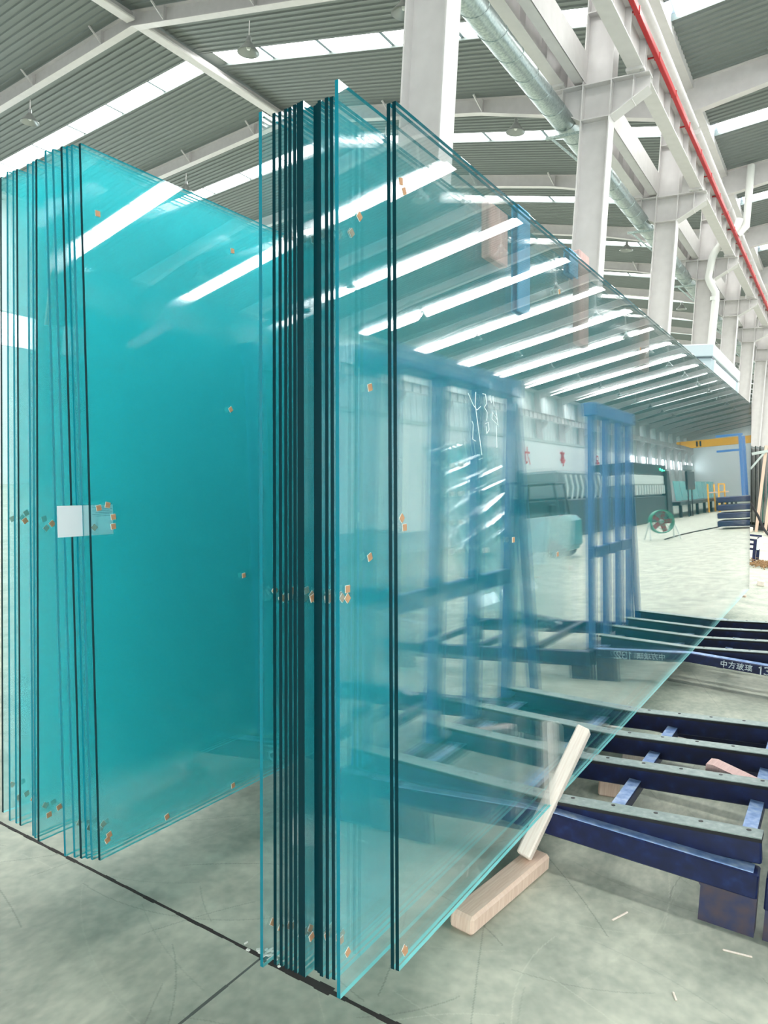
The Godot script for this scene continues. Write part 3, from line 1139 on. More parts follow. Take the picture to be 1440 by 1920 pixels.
func racks() -> void:
	var t := rack(3.12, [3.19, 3.76, 4.21, 4.70], -2.035, -0.16, -1.385, "near navy blue glass rack with rusty legs, lettered 135, under the front stack", "中方玻璃", "135", -2.02, [0.076, 0.315, 0.056], [0.149, 0.250], 0.104, 0.2634)
	upright_frame(t, -1.385, [3.3, 3.9, 4.6], 2.40, 0.135, -0.30)
	t = rack(6.60, [6.78, 7.28, 7.79, 8.30], -2.035, -0.16, -1.385, "far navy blue glass rack with white lettering 132 on its beam", "中方玻璃", "132", -0.751, [0.061, 0.276, 0.046], [0.200, 0.278], 0.104, 0.2634)
	upright_frame(t, -1.385, [6.85, 7.5, 8.2], 2.40, 0.135, -0.30)
	t = rack(3.12, [3.19, 3.76, 4.21, 4.70], -3.8, -2.06, -2.95, "navy blue glass rack hidden under the left glass stack, near end", "", "", 0, [], [0.149, 0.250], 0.05, 0.286)
	upright_frame(t, -2.95, [3.3, 3.9, 4.6], 2.40, 0.09, -0.35)
	t = rack(6.60, [6.78, 7.28, 7.79, 8.30], -3.8, -2.06, -2.95, "navy blue glass rack hidden under the left glass stack, far end", "", "", 0, [], [0.149, 0.250], 0.05, 0.286)
	upright_frame(t, -2.95, [6.85, 7.5, 8.2], 2.40, 0.09, -0.35)
	# the row of racks to the right, seen as a mirror image in the front glass
	var k := 0
	for z0 in [3.12, 6.60]:
		t = thing("glass_rack", "blue framed glass rack right of the %s lettered rack, mirrored in the front glass" % ["near", "far"][k], "rack", V(0.9, 0, z0))
		var b := MB.new()
		for zz in [z0, z0 + 1.65]:
			b = MB.new()
			bx(b, -0.135, 1.9, 0.12, 0.25, zz, zz + 0.085, 0.006)
			part("base_beam", b, m.blue, t)
		for x in [-0.13, 1.7]:
			for zz in [z0 + 0.01, z0 + 1.68]:
				b = MB.new()
				bx(b, x, x + 0.2, 0.0, 0.12, zz, zz + 0.05)
				part("leg", b, m.blue_rust, t)
		for x in [0.45, 1.0, 1.6]:
			b = MB.new()
			bx(b, x - 0.03, x + 0.03, 0.2, 0.255, z0 + 0.085, z0 + 1.65)
			part("cross_member", b, m.blue, t)
		if k == 0:
			upright_frame(t, 0.0, [3.3, 3.84, 4.37, 4.95], 2.37, 0.19, -0.16)
		else:
			upright_frame(t, -0.08, [6.80, 7.28, 7.74, 8.16], 2.39, 0.12, -0.06, 0.055)
		k += 1

func sheet_meshes(ln: float, th: float, kind: String) -> Dictionary:
	var key := "%s %s %s" % [ln, th, kind]
	if unit_meshes.has(key):
		return unit_meshes[key]
	var h := 2.44
	var x := th / 2
	var c := Vector3(0, h / 2, -ln / 2)
	var d := {}
	var b := MB.new()
	for s in [-1.0, 1.0]:
		b.face([Vector3(s * x, 0, 0), Vector3(s * x, h, 0), Vector3(s * x, h, -ln), Vector3(s * x, 0, -ln)], c)
	d.pane = b.mesh()
	d.pane.surface_set_material(0, m.pane_clear if kind == "clear" else m.pane_deep if kind.begins_with("deep") else m.pane)
	b = MB.new()
	b.face([Vector3(-x, 0, 0), Vector3(x, 0, 0), Vector3(x, h, 0), Vector3(-x, h, 0)], Vector3(0, h / 2, -1))
	d.edge = b.mesh()
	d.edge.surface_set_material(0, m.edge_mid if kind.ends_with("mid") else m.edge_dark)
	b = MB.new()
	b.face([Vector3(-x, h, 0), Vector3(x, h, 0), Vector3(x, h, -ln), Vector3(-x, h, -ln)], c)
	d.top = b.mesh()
	d.top.surface_set_material(0, m.edge_mid)  # lighter than the dark cut edges: light from above painted in
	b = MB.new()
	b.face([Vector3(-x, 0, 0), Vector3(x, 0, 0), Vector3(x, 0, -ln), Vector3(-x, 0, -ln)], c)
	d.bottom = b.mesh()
	d.bottom.surface_set_material(0, m.edge_lit)
	b = MB.new()
	b.cbox(Vector3(0.002, 0, 0), Vector3(0.003, 0.019, 0.019), 0.0006)
	d.cork = b.mesh()
	d.cork.surface_set_material(0, m.cork)
	b = MB.new()
	b.cbox(Vector3(0.0005, 0, 0), Vector3(0.0016, 0.0205, 0.0205), 0.0004)
	d.foam = b.mesh()
	d.foam.surface_set_material(0, m.foam)
	unit_meshes[key] = d
	return d

func sheet(x: float, y: float, z: float, lean: float, ln: float, th: float, kind: String, label: String, pads: Array) -> Node3D:
	var t := thing("glass_sheet", label, "glass sheet", V(x, y, z))
	t.basis = Basis(Vector3(0, 0, 1), atan2(lean, 2.44))
	var d := sheet_meshes(ln, th, kind)
	put("pane", d.pane, t, Transform3D())
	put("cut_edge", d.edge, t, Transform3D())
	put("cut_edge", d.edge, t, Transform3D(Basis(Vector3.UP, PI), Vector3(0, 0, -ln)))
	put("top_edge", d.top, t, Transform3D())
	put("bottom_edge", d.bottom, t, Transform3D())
	for q in pads:
		var turn := Basis(Vector3(1, 0, 0), q[2])
		var xf := Transform3D(turn, Vector3(th / 2, q[1], -q[0]))
		var pd := put("cork_pad", d.cork, t, xf)
		put("foam_back", d.foam, pd, Transform3D())
	return t

func glass_stacks() -> void:
	# middle and front stack: [x at the bottom, near end, lean, edge]
	var mid := [
		[-1.331, 1.62, 0.134, "mid"], [-1.303, 1.647, 0.136, "dark"], [-1.284, 1.651, 0.137, "dark"], [-1.263, 1.648, 0.135, "dark"], [-1.246, 1.649, 0.138, "dark"],
		[-1.227, 1.646, 0.138, "dark"], [-1.209, 1.645, 0.142, "dark"], [-1.196, 1.643, 0.143, "dark"], [-1.181, 1.682, 0.141, "dark"], [-1.167, 1.677, 0.143, "dark"],
		[-1.152, 1.668, 0.146, "dark"], [-1.131, 1.668, 0.143, "dark"], [-1.113, 1.673, 0.148, "dark"], [-1.055, 1.615, 0.148, "mid"], [-0.992, 1.793, 0.163, "clear"], [-0.976, 1.793, 0.161, "clear"]]
	for i in mid.size():
		var q: Array = mid[i]
		var l: String = "clear dark-edged glass sheet, %s from the left in the middle stack" % ORD[i]
		if i == 0:
			l = "leftmost tall glass sheet of the middle stack, standing apart with a bright teal edge"
		elif i == 13:
			l = "glass sheet with a bright teal edge that juts nearest the camera and stands tallest"
		elif i == 14:
			l = "rear one of the close pair of glass sheets at the very front"
		elif i == 15:
			l = "frontmost glass sheet with white handwriting, mirroring the whole hall"
		var pads := []
		if i < 13:
			var o := rng.randf_range(0.02, 0.06)
			pads = [[o, 1.10 - 0.03 * rng.randf(), rng.randf() * 0.8], [o * 0.8, 0.08 + 0.04 * rng.randf(), rng.randf()], [0.05 + o, 2.10 + rng.randf() * 0.03, rng.randf()]]
			if i % 3 == 1:
				pads.append([o + 0.012, 1.075, 0.7])
			if i % 3 == 2:
				pads.append([o + 0.01, 0.10, 0.4])
		elif i == 13:
			pads = [[0.096, 2.118, 0.9], [0.036, 1.111, 0.0], [0.036, 1.086, 0.75], [0.034, 0.112, 0.5], [0.148, 1.663, 0.3], [0.147, 1.188, 0.4]]
		elif i == 15:
			pads = [[0.024, 2.23, 0.2], [0.042, 2.221 - 0.012, 0.5], [0.023, 1.294, 0.78], [0.038, 1.267, 0.05], [0.027, 0.05, 0.6], [0.036, 0.04, 0.2], [1.374, 2.22, 0.4], [1.365, 1.085, 0.1], [0.855, 1.18, 0.0], [1.413, 0.03, 0.2], [2.87, 2.203, 0.1]]
		var y: float = 0.2975 + (q[0] + 0.9866) * 0.104
		var t := sheet(q[0], y, q[1], q[2], 9.13, 0.0115, q[3], l, pads)
		if i == 15:
			# handwriting in white marker
			var b := MB.new()
			var strokes := [
				[[0.46, 1.69], [0.50, 1.655], [0.53, 1.64], [0.56, 1.655]], [[0.52, 1.70], [0.515, 1.66], [0.55, 1.55], [0.57, 1.49]], [[0.49, 1.60], [0.50, 1.59], [0.495, 1.54], [0.52, 1.535]],
				[[0.575, 1.70], [0.60, 1.70], [0.61, 1.67], [0.59, 1.655], [0.615, 1.64], [0.61, 1.61]], [[0.60, 1.60], [0.625, 1.605], [0.63, 1.58], [0.61, 1.565], [0.605, 1.59]],
				[[0.64, 1.70], [0.65, 1.675]], [[0.665, 1.70], [0.675, 1.665]], [[0.70, 1.62], [0.66, 1.645], [0.655, 1.62], [0.71, 1.60], [0.69, 1.655]], [[0.695, 1.60], [0.70, 1.52]]]
			for s in strokes:
				var pts := []
				for w in s:
					pts.append(Vector3(0.0062, w[1], -w[0]))
				b.tube(pts, 0.0011, 5)
			part("marker_writing", b, m.marker, t, Vector3.ZERO)
	# left stack
	var left := [
		[-2.703, 1.667, 0.082], [-2.621, 1.645, 0.086], [-2.584, 1.648, 0.091], [-2.556, 1.647, 0.095], [-2.451, 1.631, 0.110], [-2.431, 1.626, 0.091], [-2.400, 1.619, 0.092],
		[-2.217, 1.599, 0.194], [-2.176, 1.607, 0.207], [-2.149, 1.613, 0.195], [-2.131, 1.622, 0.196], [-2.107, 1.625, 0.199], [-2.080, 1.635, 0.197]]
	for i in left.size():
		var q: Array = left[i]
		var l: String = "teal-edged glass sheet, %s from the right in the left stack" % ORD[left.size() - 1 - i]
		if i == left.size() - 1:
			l = "rightmost glass sheet of the left stack, broad turquoise face showing"
		var pads := []
		if i == left.size() - 1:
			pads = [[0.059, 2.223, 0.05], [0.723, 2.271, 0.1], [0.691, 1.607, 0.6], [0.748, 0.907, 0.1], [0.068, 1.223, -0.2], [0.09, 1.181, 0.1], [0.031, 1.214, 0.2], [0.089, 1.148, 0.1], [0.038, 0.075, 0.3], [0.03, 0.06, 0.4], [0.297, 0.04, 0.3], [0.655, 0.035, 0.1]]
		else:
			pads = [[0.03 + 0.03 * rng.randf(), 0.08 + 0.04 * rng.randf(), rng.randf()], [0.04 * rng.randf() + 0.02, 1.14 + 0.05 * rng.randf(), rng.randf()]]
			if i % 2 == 0:
				pads.append([0.08, 0.1, 0.3])
		var y: float = 0.326 + (maxf(q[0], -2.26) + 2.08) * 0.104 - (0.01 if q[0] < -2.3 else 0.0)
		sheet(q[0], y, q[1], q[2], 9.0, 0.0115, "deep_mid" if i % 3 != 0 else "deep_dark", l, pads)
	# paper wedged between the sheets of the left stack
	var b := MB.new()
	var t := thing("paper_sheet", "white paper document wedged between the sheets of the left stack", "paper", V(-2.197, 1.44, 1.5))
	var bs := Basis(Vector3(0, 0, 1), atan2(0.2, 2.44))
	b.box(Vector3(0, 0.052, -0.14), Vector3(0.0012, 0.105, 0.22))
	var pg := part("page", b, m.paper, t, Vector3.ZERO)
	pg.basis = bs
	b = MB.new()
	for i in 6:
		b.box(Vector3(0.0008, 0.096 - i * 0.006, -0.20 - 0.012 * (i % 2)), Vector3(0.0006, 0.0012, 0.07))
	var ln := part("printed_lines", b, m.ink, pg, Vector3.ZERO)

func timber_block(c: Vector3, s: Vector3, bs: Basis, mat: Material, label: String, e := 0.006, cuts := false) -> MeshInstance3D:
	var o := MeshInstance3D.new()
	var b := MB.new()
	b.cbox(Vector3.ZERO, s, e)
	o.name = numbered("timber_block")
	o.mesh = b.mesh()
	o.mesh.surface_set_material(0, mat)
	o.transform = Transform3D(bs, c)
	add_child(o)
	tag(o, label, "wood block")
	return o

func timber() -> void:
	# on the floor in front of the near rack: from (-1.10, 2.50) to (-1.02, 3.12)
	var d := Vector3(0.075, 0, -0.62).normalized()
	timber_block(V(-1.055, 0.037, 2.80), Vector3(0.105, 0.074, 0.64), Basis(d.cross(Vector3.UP), Vector3.UP, -d), m.wood, "weathered square timber lying on the floor beside the glass", 0.012)
	# plank leaning over the first pad beam
	var a := V(-1.075, 0.045, 2.98)
	var c := V(-0.955, 0.53, 3.34)
	d = (c - a).normalized()
	var sx := d.cross(Vector3(0.2, 1, 0.6)).normalized()
	timber_block((a + c) / 2 + V(0.035, 0.05, 0.0), Vector3(0.06, 0.065, a.distance_to(c)), Basis(sx, sx.cross(d), -d), m.wood_pale, "pale timber leaning steeply over the near rack's first beam", 0.006)
	timber_block(V(-1.43, 0.02, 4.50), Vector3(0.24, 0.04, 0.085), Basis(Vector3.UP, -0.35), m.wood_pale, "flat pale offcut on the floor, seen through the front glass", 0.004)
	timber_block(V(-0.96, 0.05, 4.70), Vector3(0.125, 0.10, 0.30), Basis(Vector3.UP, 0.05), m.wood_pale, "pale block on the floor between the second and third beams", 0.005)
	timber_block(V(-0.97, 0.05, 4.09), Vector3(0.11, 0.10, 0.15), Basis(Vector3.UP, 0.25), m.wood, "brown cracked block on the floor between first and second beams", 0.008)
	# wedge lying between the beams on the right
	var b := MB.new()
	b.prism(PackedVector2Array([Vector2(-0.13, 0), Vector2(0.13, 0), Vector2(0.14, 0.015), Vector2(-0.10, 0.065), Vector2(-0.13, 0.06)]), Vector3(0, 0, 0.05), Vector3.RIGHT, Vector3.UP, Vector3(0, 0, -0.1))
	var o := single("timber_wedge", b, m.wood_pink, "pink timber wedge lying between the beams at the right edge", "wood wedge")
	o.position = V(-0.335, 0.291, 3.93)
	o.basis = Basis(Vector3.UP, -0.12)
	b = MB.new()
	bx(b, -0.88, -0.38, 0.0, 0.03, 5.18, 5.30, 0.004)
	single("plywood_strip", b, m.wood_pale, "long pale plywood strip lying on the floor under the rack", "plank", V(-0.63, 0, 5.24))
	timber_block(V(-1.52, 0.36, 3.45), Vector3(0.12, 0.10, 0.36), Basis(Vector3.UP, -0.7), m.wood_pale, "pale timber seen through the glass on the near rack's left half", 0.006)
	timber_block(V(-1.80, 0.05, 2.75), Vector3(0.11, 0.10, 0.5), Basis(Vector3.UP, -1.1), m.wood_pale, "pale timber on the floor between the two stacks", 0.006)
	# spacers hung over the top edge between the front sheets
	var tilt := Basis(Vector3(0, 0, 1), atan2(0.155, 2.44))
	var hung := [[2.60, 2.60, 0.20, "wood_pink", "pink timber spacer hung at the glass top, left of the blue clamp", 0.17], [3.66, 2.585, 0.45, "wood_pink", "long pink timber spacer hung over the front glass, right of the blue clamp", 0.15], [5.02, 2.58, 0.34, "wood_pink", "small far timber spacer hung over the front glass", 0.13]]
	for h in hung:
		var y: float = h[1]
		var x := -1.0255 - (y - 0.29) * 0.0655
		timber_block(V(x, y, h[0]), Vector3(0.036, h[2], h[5]), tilt, m[h[3]], h[4], 0.005)
	for q in [[2.86, 0.40, "large light blue clamp gripping the top edge of the front glass"], [3.50, 0.10, "small light blue clamp beside the long timber spacer"]]:
		var zc: float = q[0]
		var hh: float = q[1]
		var yc := 2.76 - hh / 2
		var x := -1.0255 - (yc - 0.29) * 0.0655
		var t := thing("edge_clamp", q[2], "clamp", V(x, yc, zc))
		t.basis = tilt
		b = MB.new()
		b.cbox(Vector3(-0.012, 0, 0), Vector3(0.008, hh, 0.13), 0.003)
		b.cbox(Vector3(0.012, 0, 0), Vector3(0.008, hh, 0.13), 0.003)
		part("clamp_plate", b, m.clamp_blue, t, Vector3.ZERO)
		b = MB.new()
		b.cbox(Vector3(0.0, hh / 2 + 0.008, 0), Vector3(0.034, 0.016, 0.13), 0.004)
		part("clamp_cap", b, m.clamp_blue, t, Vector3.ZERO)
	# cloth-wrapped padded board hung in the left stack
	b = MB.new()
	b.prism(PackedVector2Array([Vector2(-0.16, -0.2), Vector2(0.12, -0.16), Vector2(0.16, 0.1), Vector2(0.05, 0.24), Vector2(-0.12, 0.22)]), Vector3(-0.03, 0, 0), Vector3(0, 0, -1), Vector3.UP, Vector3(0.06, 0, 0))
	o = single("padded_board", b, m.foam, "pale wrapped board hung between the left stack's rear sheets", "padding")
	o.position = V(-2.60, 2.36, 1.88)
	o.basis = Basis(Vector3(0, 0, 1), 0.04).scaled(Vector3(0.2, 0.85, 0.9))
	# splinters and chips on the floor
	var chips := [[-0.5, 2.3, 0.09, 0.3], [-0.62, 2.95, 0.1, 1.2], [-0.35, 2.6, 0.04, 2.0], [-0.2, 2.98, 0.1, 0.2], [-0.75, 5.6, 0.05, 0.4], [-0.6, 5.9, 0.04, 1.4], [-0.5, 5.2, 0.05, 2.2], [-0.9, 5.4, 0.04, 0.9]]
	for i in chips.size():
		var q: Array = chips[i]
		b = MB.new()
		b.cbox(Vector3.ZERO, Vector3(q[2], 0.006, 0.008), 0.002, Basis(Vector3.UP, q[3]))
		single("wood_splinter", b, m.wood_pale, "small pale wood splinter lying on the bare floor", "splinter", Vector3.ZERO, "splinters on the floor").position = V(q[0], 0.003, q[1])

func right_side() -> void:
	# everything here shows as a mirror image in the front glass
	var b: MB
	# glass standing on the right-hand racks
	for r in [[3.2, 0], [6.7, 1]]:
		for i in 3:
			b = MB.new()
			var x := 0.62 + i * 0.05
			b.box(Vector3(0, 0.6, -0.85), Vector3(0.01, 1.2, 1.7))
			var o := single("stored_glass", b, m.pane, "teal glass sheet standing on the rack mirrored in the front glass", "glass sheet", Vector3.ZERO, "glass sheets on the right-hand racks")
			o.position = V(x, 0.26, r[0])
			o.basis = Basis(Vector3(0, 0, 1), 0.09)
	# leaning stack with white edge pads
	for i in 5:
		var t := thing("stored_glass", "dark glass sheet with white edge clips, leaning beyond the mirrored racks", "glass sheet", V(1.95 + i * 0.13, 0.1, 9.6), "leaning sheets with white edge clips")
		t.basis = Basis(Vector3(0, 0, 1), -0.24)
		b = MB.new()
		b.box(Vector3(0, 1.25, -0.8), Vector3(0.02, 2.5, 1.6))
		part("pane", b, m.pane, t, Vector3.ZERO)
		for k in 5:
			b = MB.new()
			b.cbox(Vector3(0, 0.5 + k * 0.42, 0), Vector3(0.07, 0.07, 0.05), 0.01)
			part("edge_clip", b, m.foam, t, Vector3.ZERO)
	# white partition with red characters
	var t := thing("partition_wall", "long white panel partition with red characters, mirrored in the glass", "partition", V(12.0, 0, 20))
	b = MB.new()
	bx(b, 12.0, 12.15, 0, 4.95, 16.0, 60.0)
	part("panel", b, m.wall, t)
	b = MB.new()
	bx(b, 11.95, 12.2, 4.95, 5.1, 16.0, 60.0)
	part("top_rail", b, m.pale, t)
	var zs := [37.5, 43.3, 48.6, 50.6]
	for i in 4:
		b = MB.new()
		write(b, "力事人品"[i], V(11.99, 3.7, zs[i] + 0.4), Vector3(0, 0, 1), Vector3.UP, 0.85, 0.9, 0.11)
		part("red_character", b, m.letter_red, t)
	# glass washing line
	t = thing("washing_machine", "long dark glass washing machine with a pale hood and green lamps", "machine", V(8.0, 0, 43))
	b = MB.new()
	bx(b, 7.9, 10.6, 0.0, 1.6, 42.8, 52.0, 0.05)
	part("base_cabinet", b, m.dark, t)
	b = MB.new()
	bx(b, 8.15, 10.4, 1.6, 2.5, 43.0, 51.6, 0.05)
	part("conveyor_opening", b, m.mid, t)
	b = MB.new()
	bx(b, 8.0, 10.5, 2.3, 2.9, 42.9, 51.7, 0.05)
	part("pale_hood", b, m.pale, t)
	b = MB.new()
	bx(b, 8.0, 10.4, 2.9, 3.6, 43.4, 52.4, 0.05)
	part("top_duct", b, m.dark, t)
	b = MB.new()
	b.prism(PackedVector2Array([Vector2(51.4, 0), Vector2(53.2, 0), Vector2(52.3, 3.2), Vector2(51.6, 3.2)]), Vector3(7.8, 0, 0), Vector3(0, 0, -1), Vector3.UP, Vector3(2.8, 0, 0))
	part("end_plate", b, m.dark, t)
	for i in 3:
		b = MB.new()
		b.lathe([Vector2(0.0, 0.05), Vector2(0.07, 0.03), Vector2(0.08, 0.0)], V(8.0, 3.3 - i * 0.05, 50.6 + i * 0.6), Vector3.LEFT, 12)
		part("indicator_lamp", b, m.green_led, t)
	b = MB.new()
	for i in 12:
		bx(b, 7.85, 7.95, 1.72, 2.28, 43.3 + i * 0.68, 43.5 + i * 0.68)
	part("roller", b, m.pale, t)
	t = thing("edging_machine", "dark edging machine with exposed pipes, left of the mirrored frame", "machine", V(8.2, 0, 33))
	b = MB.new()
	bx(b, 8.2, 10.5, 0, 1.7, 31.5, 39.5, 0.06)
	part("base_cabinet", b, m.dark, t)
	b = MB.new()
	bx(b, 8.6, 10.4, 1.7, 3.0, 32.0, 39.0, 0.1)
	part("head", b, m.mid, t)
	b = MB.new()
	for i in 9:
		b.tube([V(8.4, 1.6, 32.4 + i * 0.75), V(8.35, 2.2, 32.6 + i * 0.75), V(8.5, 2.8, 32.8 + i * 0.75)], 0.05, 6)
	part("hose", b, m.pale, t)
	# conveyor and tables further on
	t = thing("conveyor_table", "long dark roller table beyond the washing machine", "conveyor", V(8, 0, 60))
	b = MB.new()
	bx(b, 7.4, 10.6, 0.85, 1.1, 53.5, 86.0)
	part("bed", b, m.dark, t)
	for i in 10:
		b = MB.new()
		bx(b, 7.5, 7.7, 0, 0.85, 54.5 + i * 3.4, 54.7 + i * 3.4)
		part("leg", b, m.dark, t)
	for i in 8:
		b = MB.new()
		b.box(Vector3(0, 0.8, -1.2), Vector3(0.03, 1.6, 2.4))
		var o := single("stored_glass", b, m.teal_sheet, "pale glass pane standing on the roller table", "glass sheet", Vector3.ZERO, "panes on the roller table")
		o.position = V(9.2, 1.1, 62.0 + i * 2.7)
		o.basis = Basis(Vector3(0, 0, 1), -0.12)
	t = thing("control_screen", "black control screen on a post beside the roller table", "screen", V(7.2, 0, 56))
	b = MB.new()
	bx(b, 7.15, 7.3, 1.9, 3.2, 55.2, 58.2, 0.04)
	part("screen", b, m.screen, t)
	b = MB.new()
	bx(b, 7.2, 7.5, 3.25, 3.65, 55.8, 58.0, 0.04)
	part("top_box", b, m.mid, t)
	b = MB.new()
	for zz in [55.9, 57.4]:
		bar(b, V(7.3, 0, zz), V(7.3, 1.95, zz + 0.2), 0.08, 0.08)
	part("post", b, m.dark, t)
	# yellow platform
	t = thing("work_platform", "small yellow guard-railed work platform beside the roller table", "platform", V(6.8, 0, 66))
	for zz in [65.0, 68.4]:
		for x in [6.5, 7.3]:
			b = MB.new()
			bx(b, x - 0.05, x + 0.05, 0, 2.3, zz - 0.09, zz + 0.09)
			part("post", b, m.yellow, t)
	for y in [0.5, 1.1, 1.6, 2.25]:
		b = MB.new()
		bx(b, 6.47, 6.53, y - 0.05, y + 0.05, 65.0, 68.4)
		part("rail", b, m.yellow, t)
	b = MB.new()
	bx(b, 6.5, 7.3, 1.55, 1.65, 65.0, 71.0)
	part("deck", b, m.wood, t)
	# floor fan
	fan(V(3.62, 0, 28.4))
	b = MB.new()
	var pts := []
	for i in 26:
		var u := i / 25.0
		pts.append(V(3.5 - 0.9 * u + 0.12 * sin(u * 7.0), 0.02, 28.2 + 15.0 * u))
	b.tube(pts, 0.025, 6)
	single("power_cable", b, m.rubber, "black cable trailing from the fan across the floor", "cable", V(3.5, 0, 28.2))
	forklift(V(5.45, 0, 20.9))
	# blue rack far off
	t = thing("stacked_rack", "stack of blue rack parts with an upright frame, far in the mirror image", "rack", V(1.9, 0, 35))
	for i in 4:
		b = MB.new()
		bx(b, 1.3, 2.6, 0.12 + i * 0.34, 0.36 + i * 0.34, 34.6 + 0.1 * i, 36.6, 0.03)
		part("base_frame", b, m.blue, t)
	for zz in [34.9, 36.2]:
		b = MB.new()
		bx(b, 1.5, 1.62, 1.4, 4.0, zz, zz + 0.12)
		part("post", b, m.blue_post, t)
	b = MB.new()
	for y in [3.3, 3.95]:
		bx(b, 1.45, 2.5, y, y + 0.09, 34.9, 35.0)
	part("bar", b, m.blue_post, t)

func fan(at: Vector3) -> void:
	var t := thing("drum_fan", "green drum fan on splayed legs, mirrored on the open floor", "fan", at)
	var ax := Vector3(-0.55, 0.05, 0.83).normalized()
	var c := at + Vector3(0, 0.66, 0)
	var b := MB.new()
	b.lathe([Vector2(0.40, -0.14), Vector2(0.43, -0.15), Vector2(0.43, 0.15), Vector2(0.40, 0.14), Vector2(0.40, -0.14)], c, ax, 28)
	part("drum", b, m.fan_green, t)
	b = MB.new()
	b.lathe([Vector2(0.0, 0.1), Vector2(0.07, 0.08), Vector2(0.09, -0.05), Vector2(0.0, -0.08)], c, ax, 14)
	part("hub", b, m.pale, t)
	var s := ax.cross(Vector3.UP).normalized()
	var u := s.cross(ax)
	for k in 5:
		var a := TAU * k / 5.0
		var r := s * cos(a) + u * sin(a)
		var w := (-s * sin(a) + u * cos(a))
		b = MB.new()
		var tw := (w + ax * 0.5).normalized()
		b.box(c + r * 0.23, Vector3(0.30, 0.17, 0.012), Basis(r, tw, r.cross(tw)))
		part("blade", b, m.fan_red, t)
	b = MB.new()
	for k in 8:
		var a := TAU * k / 8.0
		b.tube([c + ax * 0.15, c + ax * 0.14 + (s * cos(a) + u * sin(a)) * 0.41], 0.006, 4)
	for rr in [0.14, 0.28]:
		b.lathe([Vector2(rr, 0.145), Vector2(rr + 0.012, 0.145), Vector2(rr + 0.012, 0.155), Vector2(rr, 0.155)], c, ax, 24)
	part("grille", b, m.fan_green, t)
	for q in [[1.0, 1.0], [1.0, -1.0], [-1.0, 1.0], [-1.0, -1.0]]:
		b = MB.new()
		b.tube([c + s * 0.44 * q[0], at + s * 0.55 * q[0] + Vector3(ax.x, 0, ax.z) * 0.3 * q[1] + Vector3(0, 0.02, 0)], 0.022, 8)
		part("leg", b, m.pale, t)

func forklift(at: Vector3) -> void:
	var t := thing("forklift", "teal forklift truck with a rounded counterweight, mirrored behind the blue frame", "forklift", at)
	var b := MB.new()
	b.prism(PackedVector2Array([Vector2(-0.95, 0.25), Vector2(-0.85, 0.2), Vector2(0.9, 0.2), Vector2(0.9, 0.7), Vector2(0.1, 0.75), Vector2(-0.1, 1.05), Vector2(-0.85, 1.15), Vector2(-1.0, 0.95)]), at + Vector3(0, 0, 0.5), Vector3.RIGHT, Vector3.UP, Vector3(0, 0, -1.0))
	part("body", b, m.teal, t)
	b = MB.new()
	b.cbox(at + Vector3(-0.82, 0.72, 0), Vector3(0.5, 0.95, 1.1), 0.14)
	part("counterweight", b, m.teal, t)
	for q in [[-0.6, -0.45], [-0.6, 0.45], [0.65, -0.5], [0.65, 0.5]]:
		b = MB.new()
		b.lathe([Vector2(0.0, -0.1), Vector2(0.22, -0.1), Vector2(0.27, -0.06), Vector2(0.27, 0.06), Vector2(0.22, 0.1), Vector2(0.0, 0.1)], at + Vector3(q[0], 0.27, q[1]), Vector3(0, 0, 1), 18)
		part("wheel", b, m.rubber, t)
	for q in [[-0.75, -0.45], [-0.75, 0.45], [0.6, -0.45], [0.6, 0.45]]:
		b = MB.new()
		b.tube([at + Vector3(q[0], 0.9, q[1]), at + Vector3(q[0] * 0.8, 2.1, q[1])], 0.035, 8)
		part("guard_post", b, m.dark, t)
	b = MB.new()
	b.cbox(at + Vector3(-0.06, 2.13, 0), Vector3(1.2, 0.06, 1.0), 0.02)
	part("guard_roof", b, m.dark, t)
	b = MB.new()
	b.cbox(at + Vector3(-0.15, 1.0, 0), Vector3(0.45, 0.14, 0.5), 0.05)
	b.cbox(at + Vector3(-0.36, 1.3, 0), Vector3(0.12, 0.5, 0.5), 0.05)
	part("seat", b, m.rubber, t)
	for z in [-0.35, 0.35]:
		b = MB.new()
		b.cbox(at + Vector3(1.0, 1.15, z), Vector3(0.12, 2.1, 0.09), 0.01)
		part("mast", b, m.dark, t)
		b = MB.new()
		b.cbox(at + Vector3(1.55, 0.12, z * 0.8), Vector3(1.05, 0.05, 0.12), 0.01)
		part("fork", b, m.dark, t)

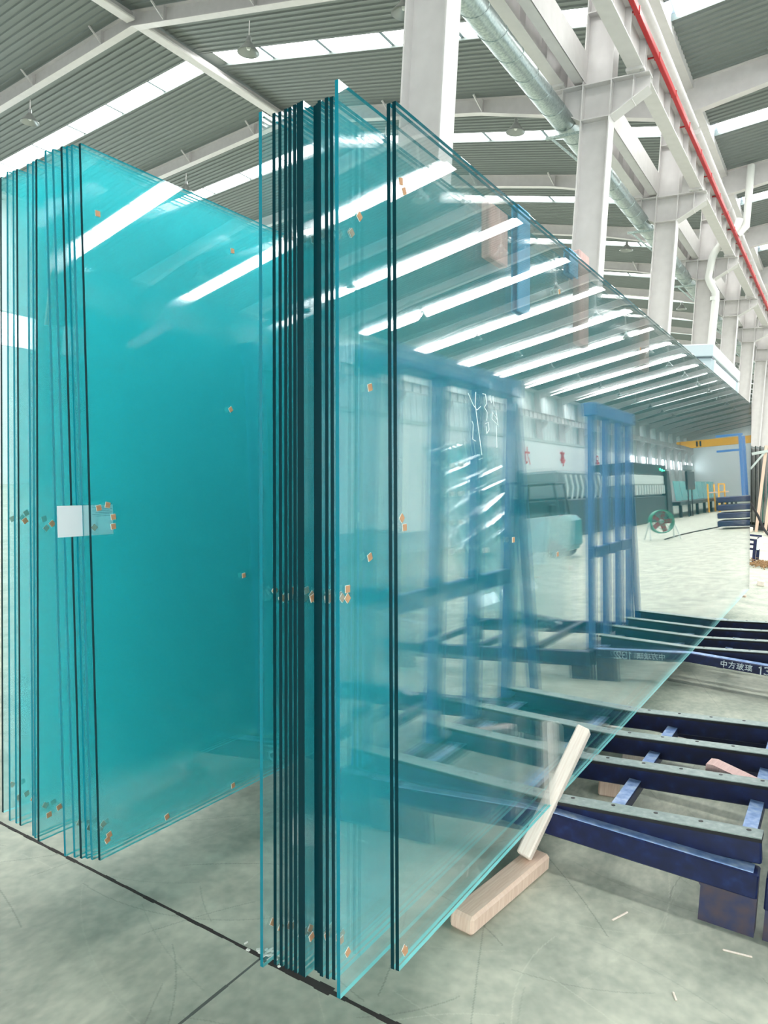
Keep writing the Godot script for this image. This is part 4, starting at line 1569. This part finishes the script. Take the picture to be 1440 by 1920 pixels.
func far_things() -> void:
	var b: MB
	# dark tinted glass on racks at the right edge, beyond the front glass
	for i in 6:
		b = MB.new()
		b.box(Vector3(0, 1.35, -1.5), Vector3(0.03, 2.7, 3.0))
		var o := single("stored_glass", b, m.black_glass if i < 4 else m.green_glass, "dark tinted glass sheet on the far rack at the right edge", "glass sheet", Vector3.ZERO, "dark sheets on the far rack")
		o.position = V(-2.72 + i * 0.11, 0.2, 28.3)
		o.basis = Basis(Vector3(0, 0, 1), 0.10 - i * 0.012)
	var t := thing("far_rack", "black and timber glass rack at the right edge, under the dark sheets", "rack", V(-2.6, 0, 28))
	b = MB.new()
	bx(b, -3.0, -1.7, 0.05, 0.2, 28.0, 28.15)
	bx(b, -3.0, -1.7, 0.05, 0.2, 30.5, 30.65)
	part("base_beam", b, m.dark, t)
	for x in [-2.42, -2.15]:
		b = MB.new()
		bar(b, V(x, 0.0, 27.95), V(x + 0.08, 2.9, 27.95), 0.09, 0.09)
		part("post", b, m.wood, t)
	b = MB.new()
	bar(b, V(-2.75, 2.6, 27.9), V(-2.15, 2.75, 27.9), 0.09, 0.09)
	bar(b, V(-2.75, 2.1, 27.9), V(-2.35, 2.7, 27.9), 0.06, 0.06)
	part("tie_bar", b, m.pale, t)
	b = MB.new()
	bx(b, -2.9, -2.5, 0.0, 0.16, 27.4, 27.7, 0.02)
	single("timber_block", b, m.wood_pale, "pale timber block at the foot of the far dark rack", "wood block", V(-2.7, 0, 27.5))
	b = MB.new()
	b.tube([V(-2.72, 1.15, 27.2), V(-2.35, 0.62, 27.0), V(-2.12, 0.2, 26.8), V(-1.98, 0.06, 26.5), V(-1.8, 0.03, 26.0)], 0.04, 8)
	single("air_hose", b, m.rubber, "hose sagging to the floor in front of the far dark rack", "hose", V(-2.3, 0, 27))
	# small blue trolley
	t = thing("steel_trolley", "small blue steel trolley with a white side, on the floor right of the glass", "trolley", V(-1.62, 0, 17.4))
	b = MB.new()
	for i in 4:
		bx(b, -1.9, -1.44 , 0.28 + i * 0.08, 0.32 + i * 0.08, 17.3 + i * 0.22, 17.36 + i * 0.22)
	part("slat", b, m.blue, t)
	b = MB.new()
	bx(b, -1.46, -1.42, 0.3, 0.52, 17.2, 18.2)
	part("side_board", b, m.panel, t)
	for q in [[-1.85, 17.3], [-1.5, 17.3], [-1.85, 18.1], [-1.5, 18.1]]:
		b = MB.new()
		bx(b, q[0] - 0.03, q[0] + 0.03, 0, 0.5, q[1] - 0.03, q[1] + 0.03)
		part("leg", b, m.blue, t)
	# sweepings
	b = MB.new()
	for i in 260:
		var q := Vector2(rng.randfn(-1.28, 0.14), rng.randfn(17.0, 0.35))
		b.cbox(V(q.x, 0.02 + absf(rng.randfn(0, 0.03)), q.y), Vector3(rng.randf_range(0.02, 0.16), 0.012, 0.015), 0.003, Basis(Vector3(rng.randf() - 0.5, 1, rng.randf() - 0.5).normalized(), rng.randf() * TAU))
	var o := single("wood_shavings", b, m.straw, "heap of brown wood shavings beside the small blue trolley", "shavings")
	o.set_meta("kind", "stuff")
	b = MB.new()
	bx(b, -1.11, -1.0, 0, 0.09, 13.7, 13.85, 0.01)
	single("timber_block", b, m.wood_pale, "tiny pale block alone on the far floor right of the glass", "wood block", V(-1.05, 0, 13.75))
	b = MB.new()
	bx(b, -1.2, -1.12, 0, 0.03, 12.2, 12.28, 0.004)
	single("timber_block", b, m.wood, "tiny brown offcut on the far floor by the glass corner", "wood block", V(-1.15, 0, 12.2))
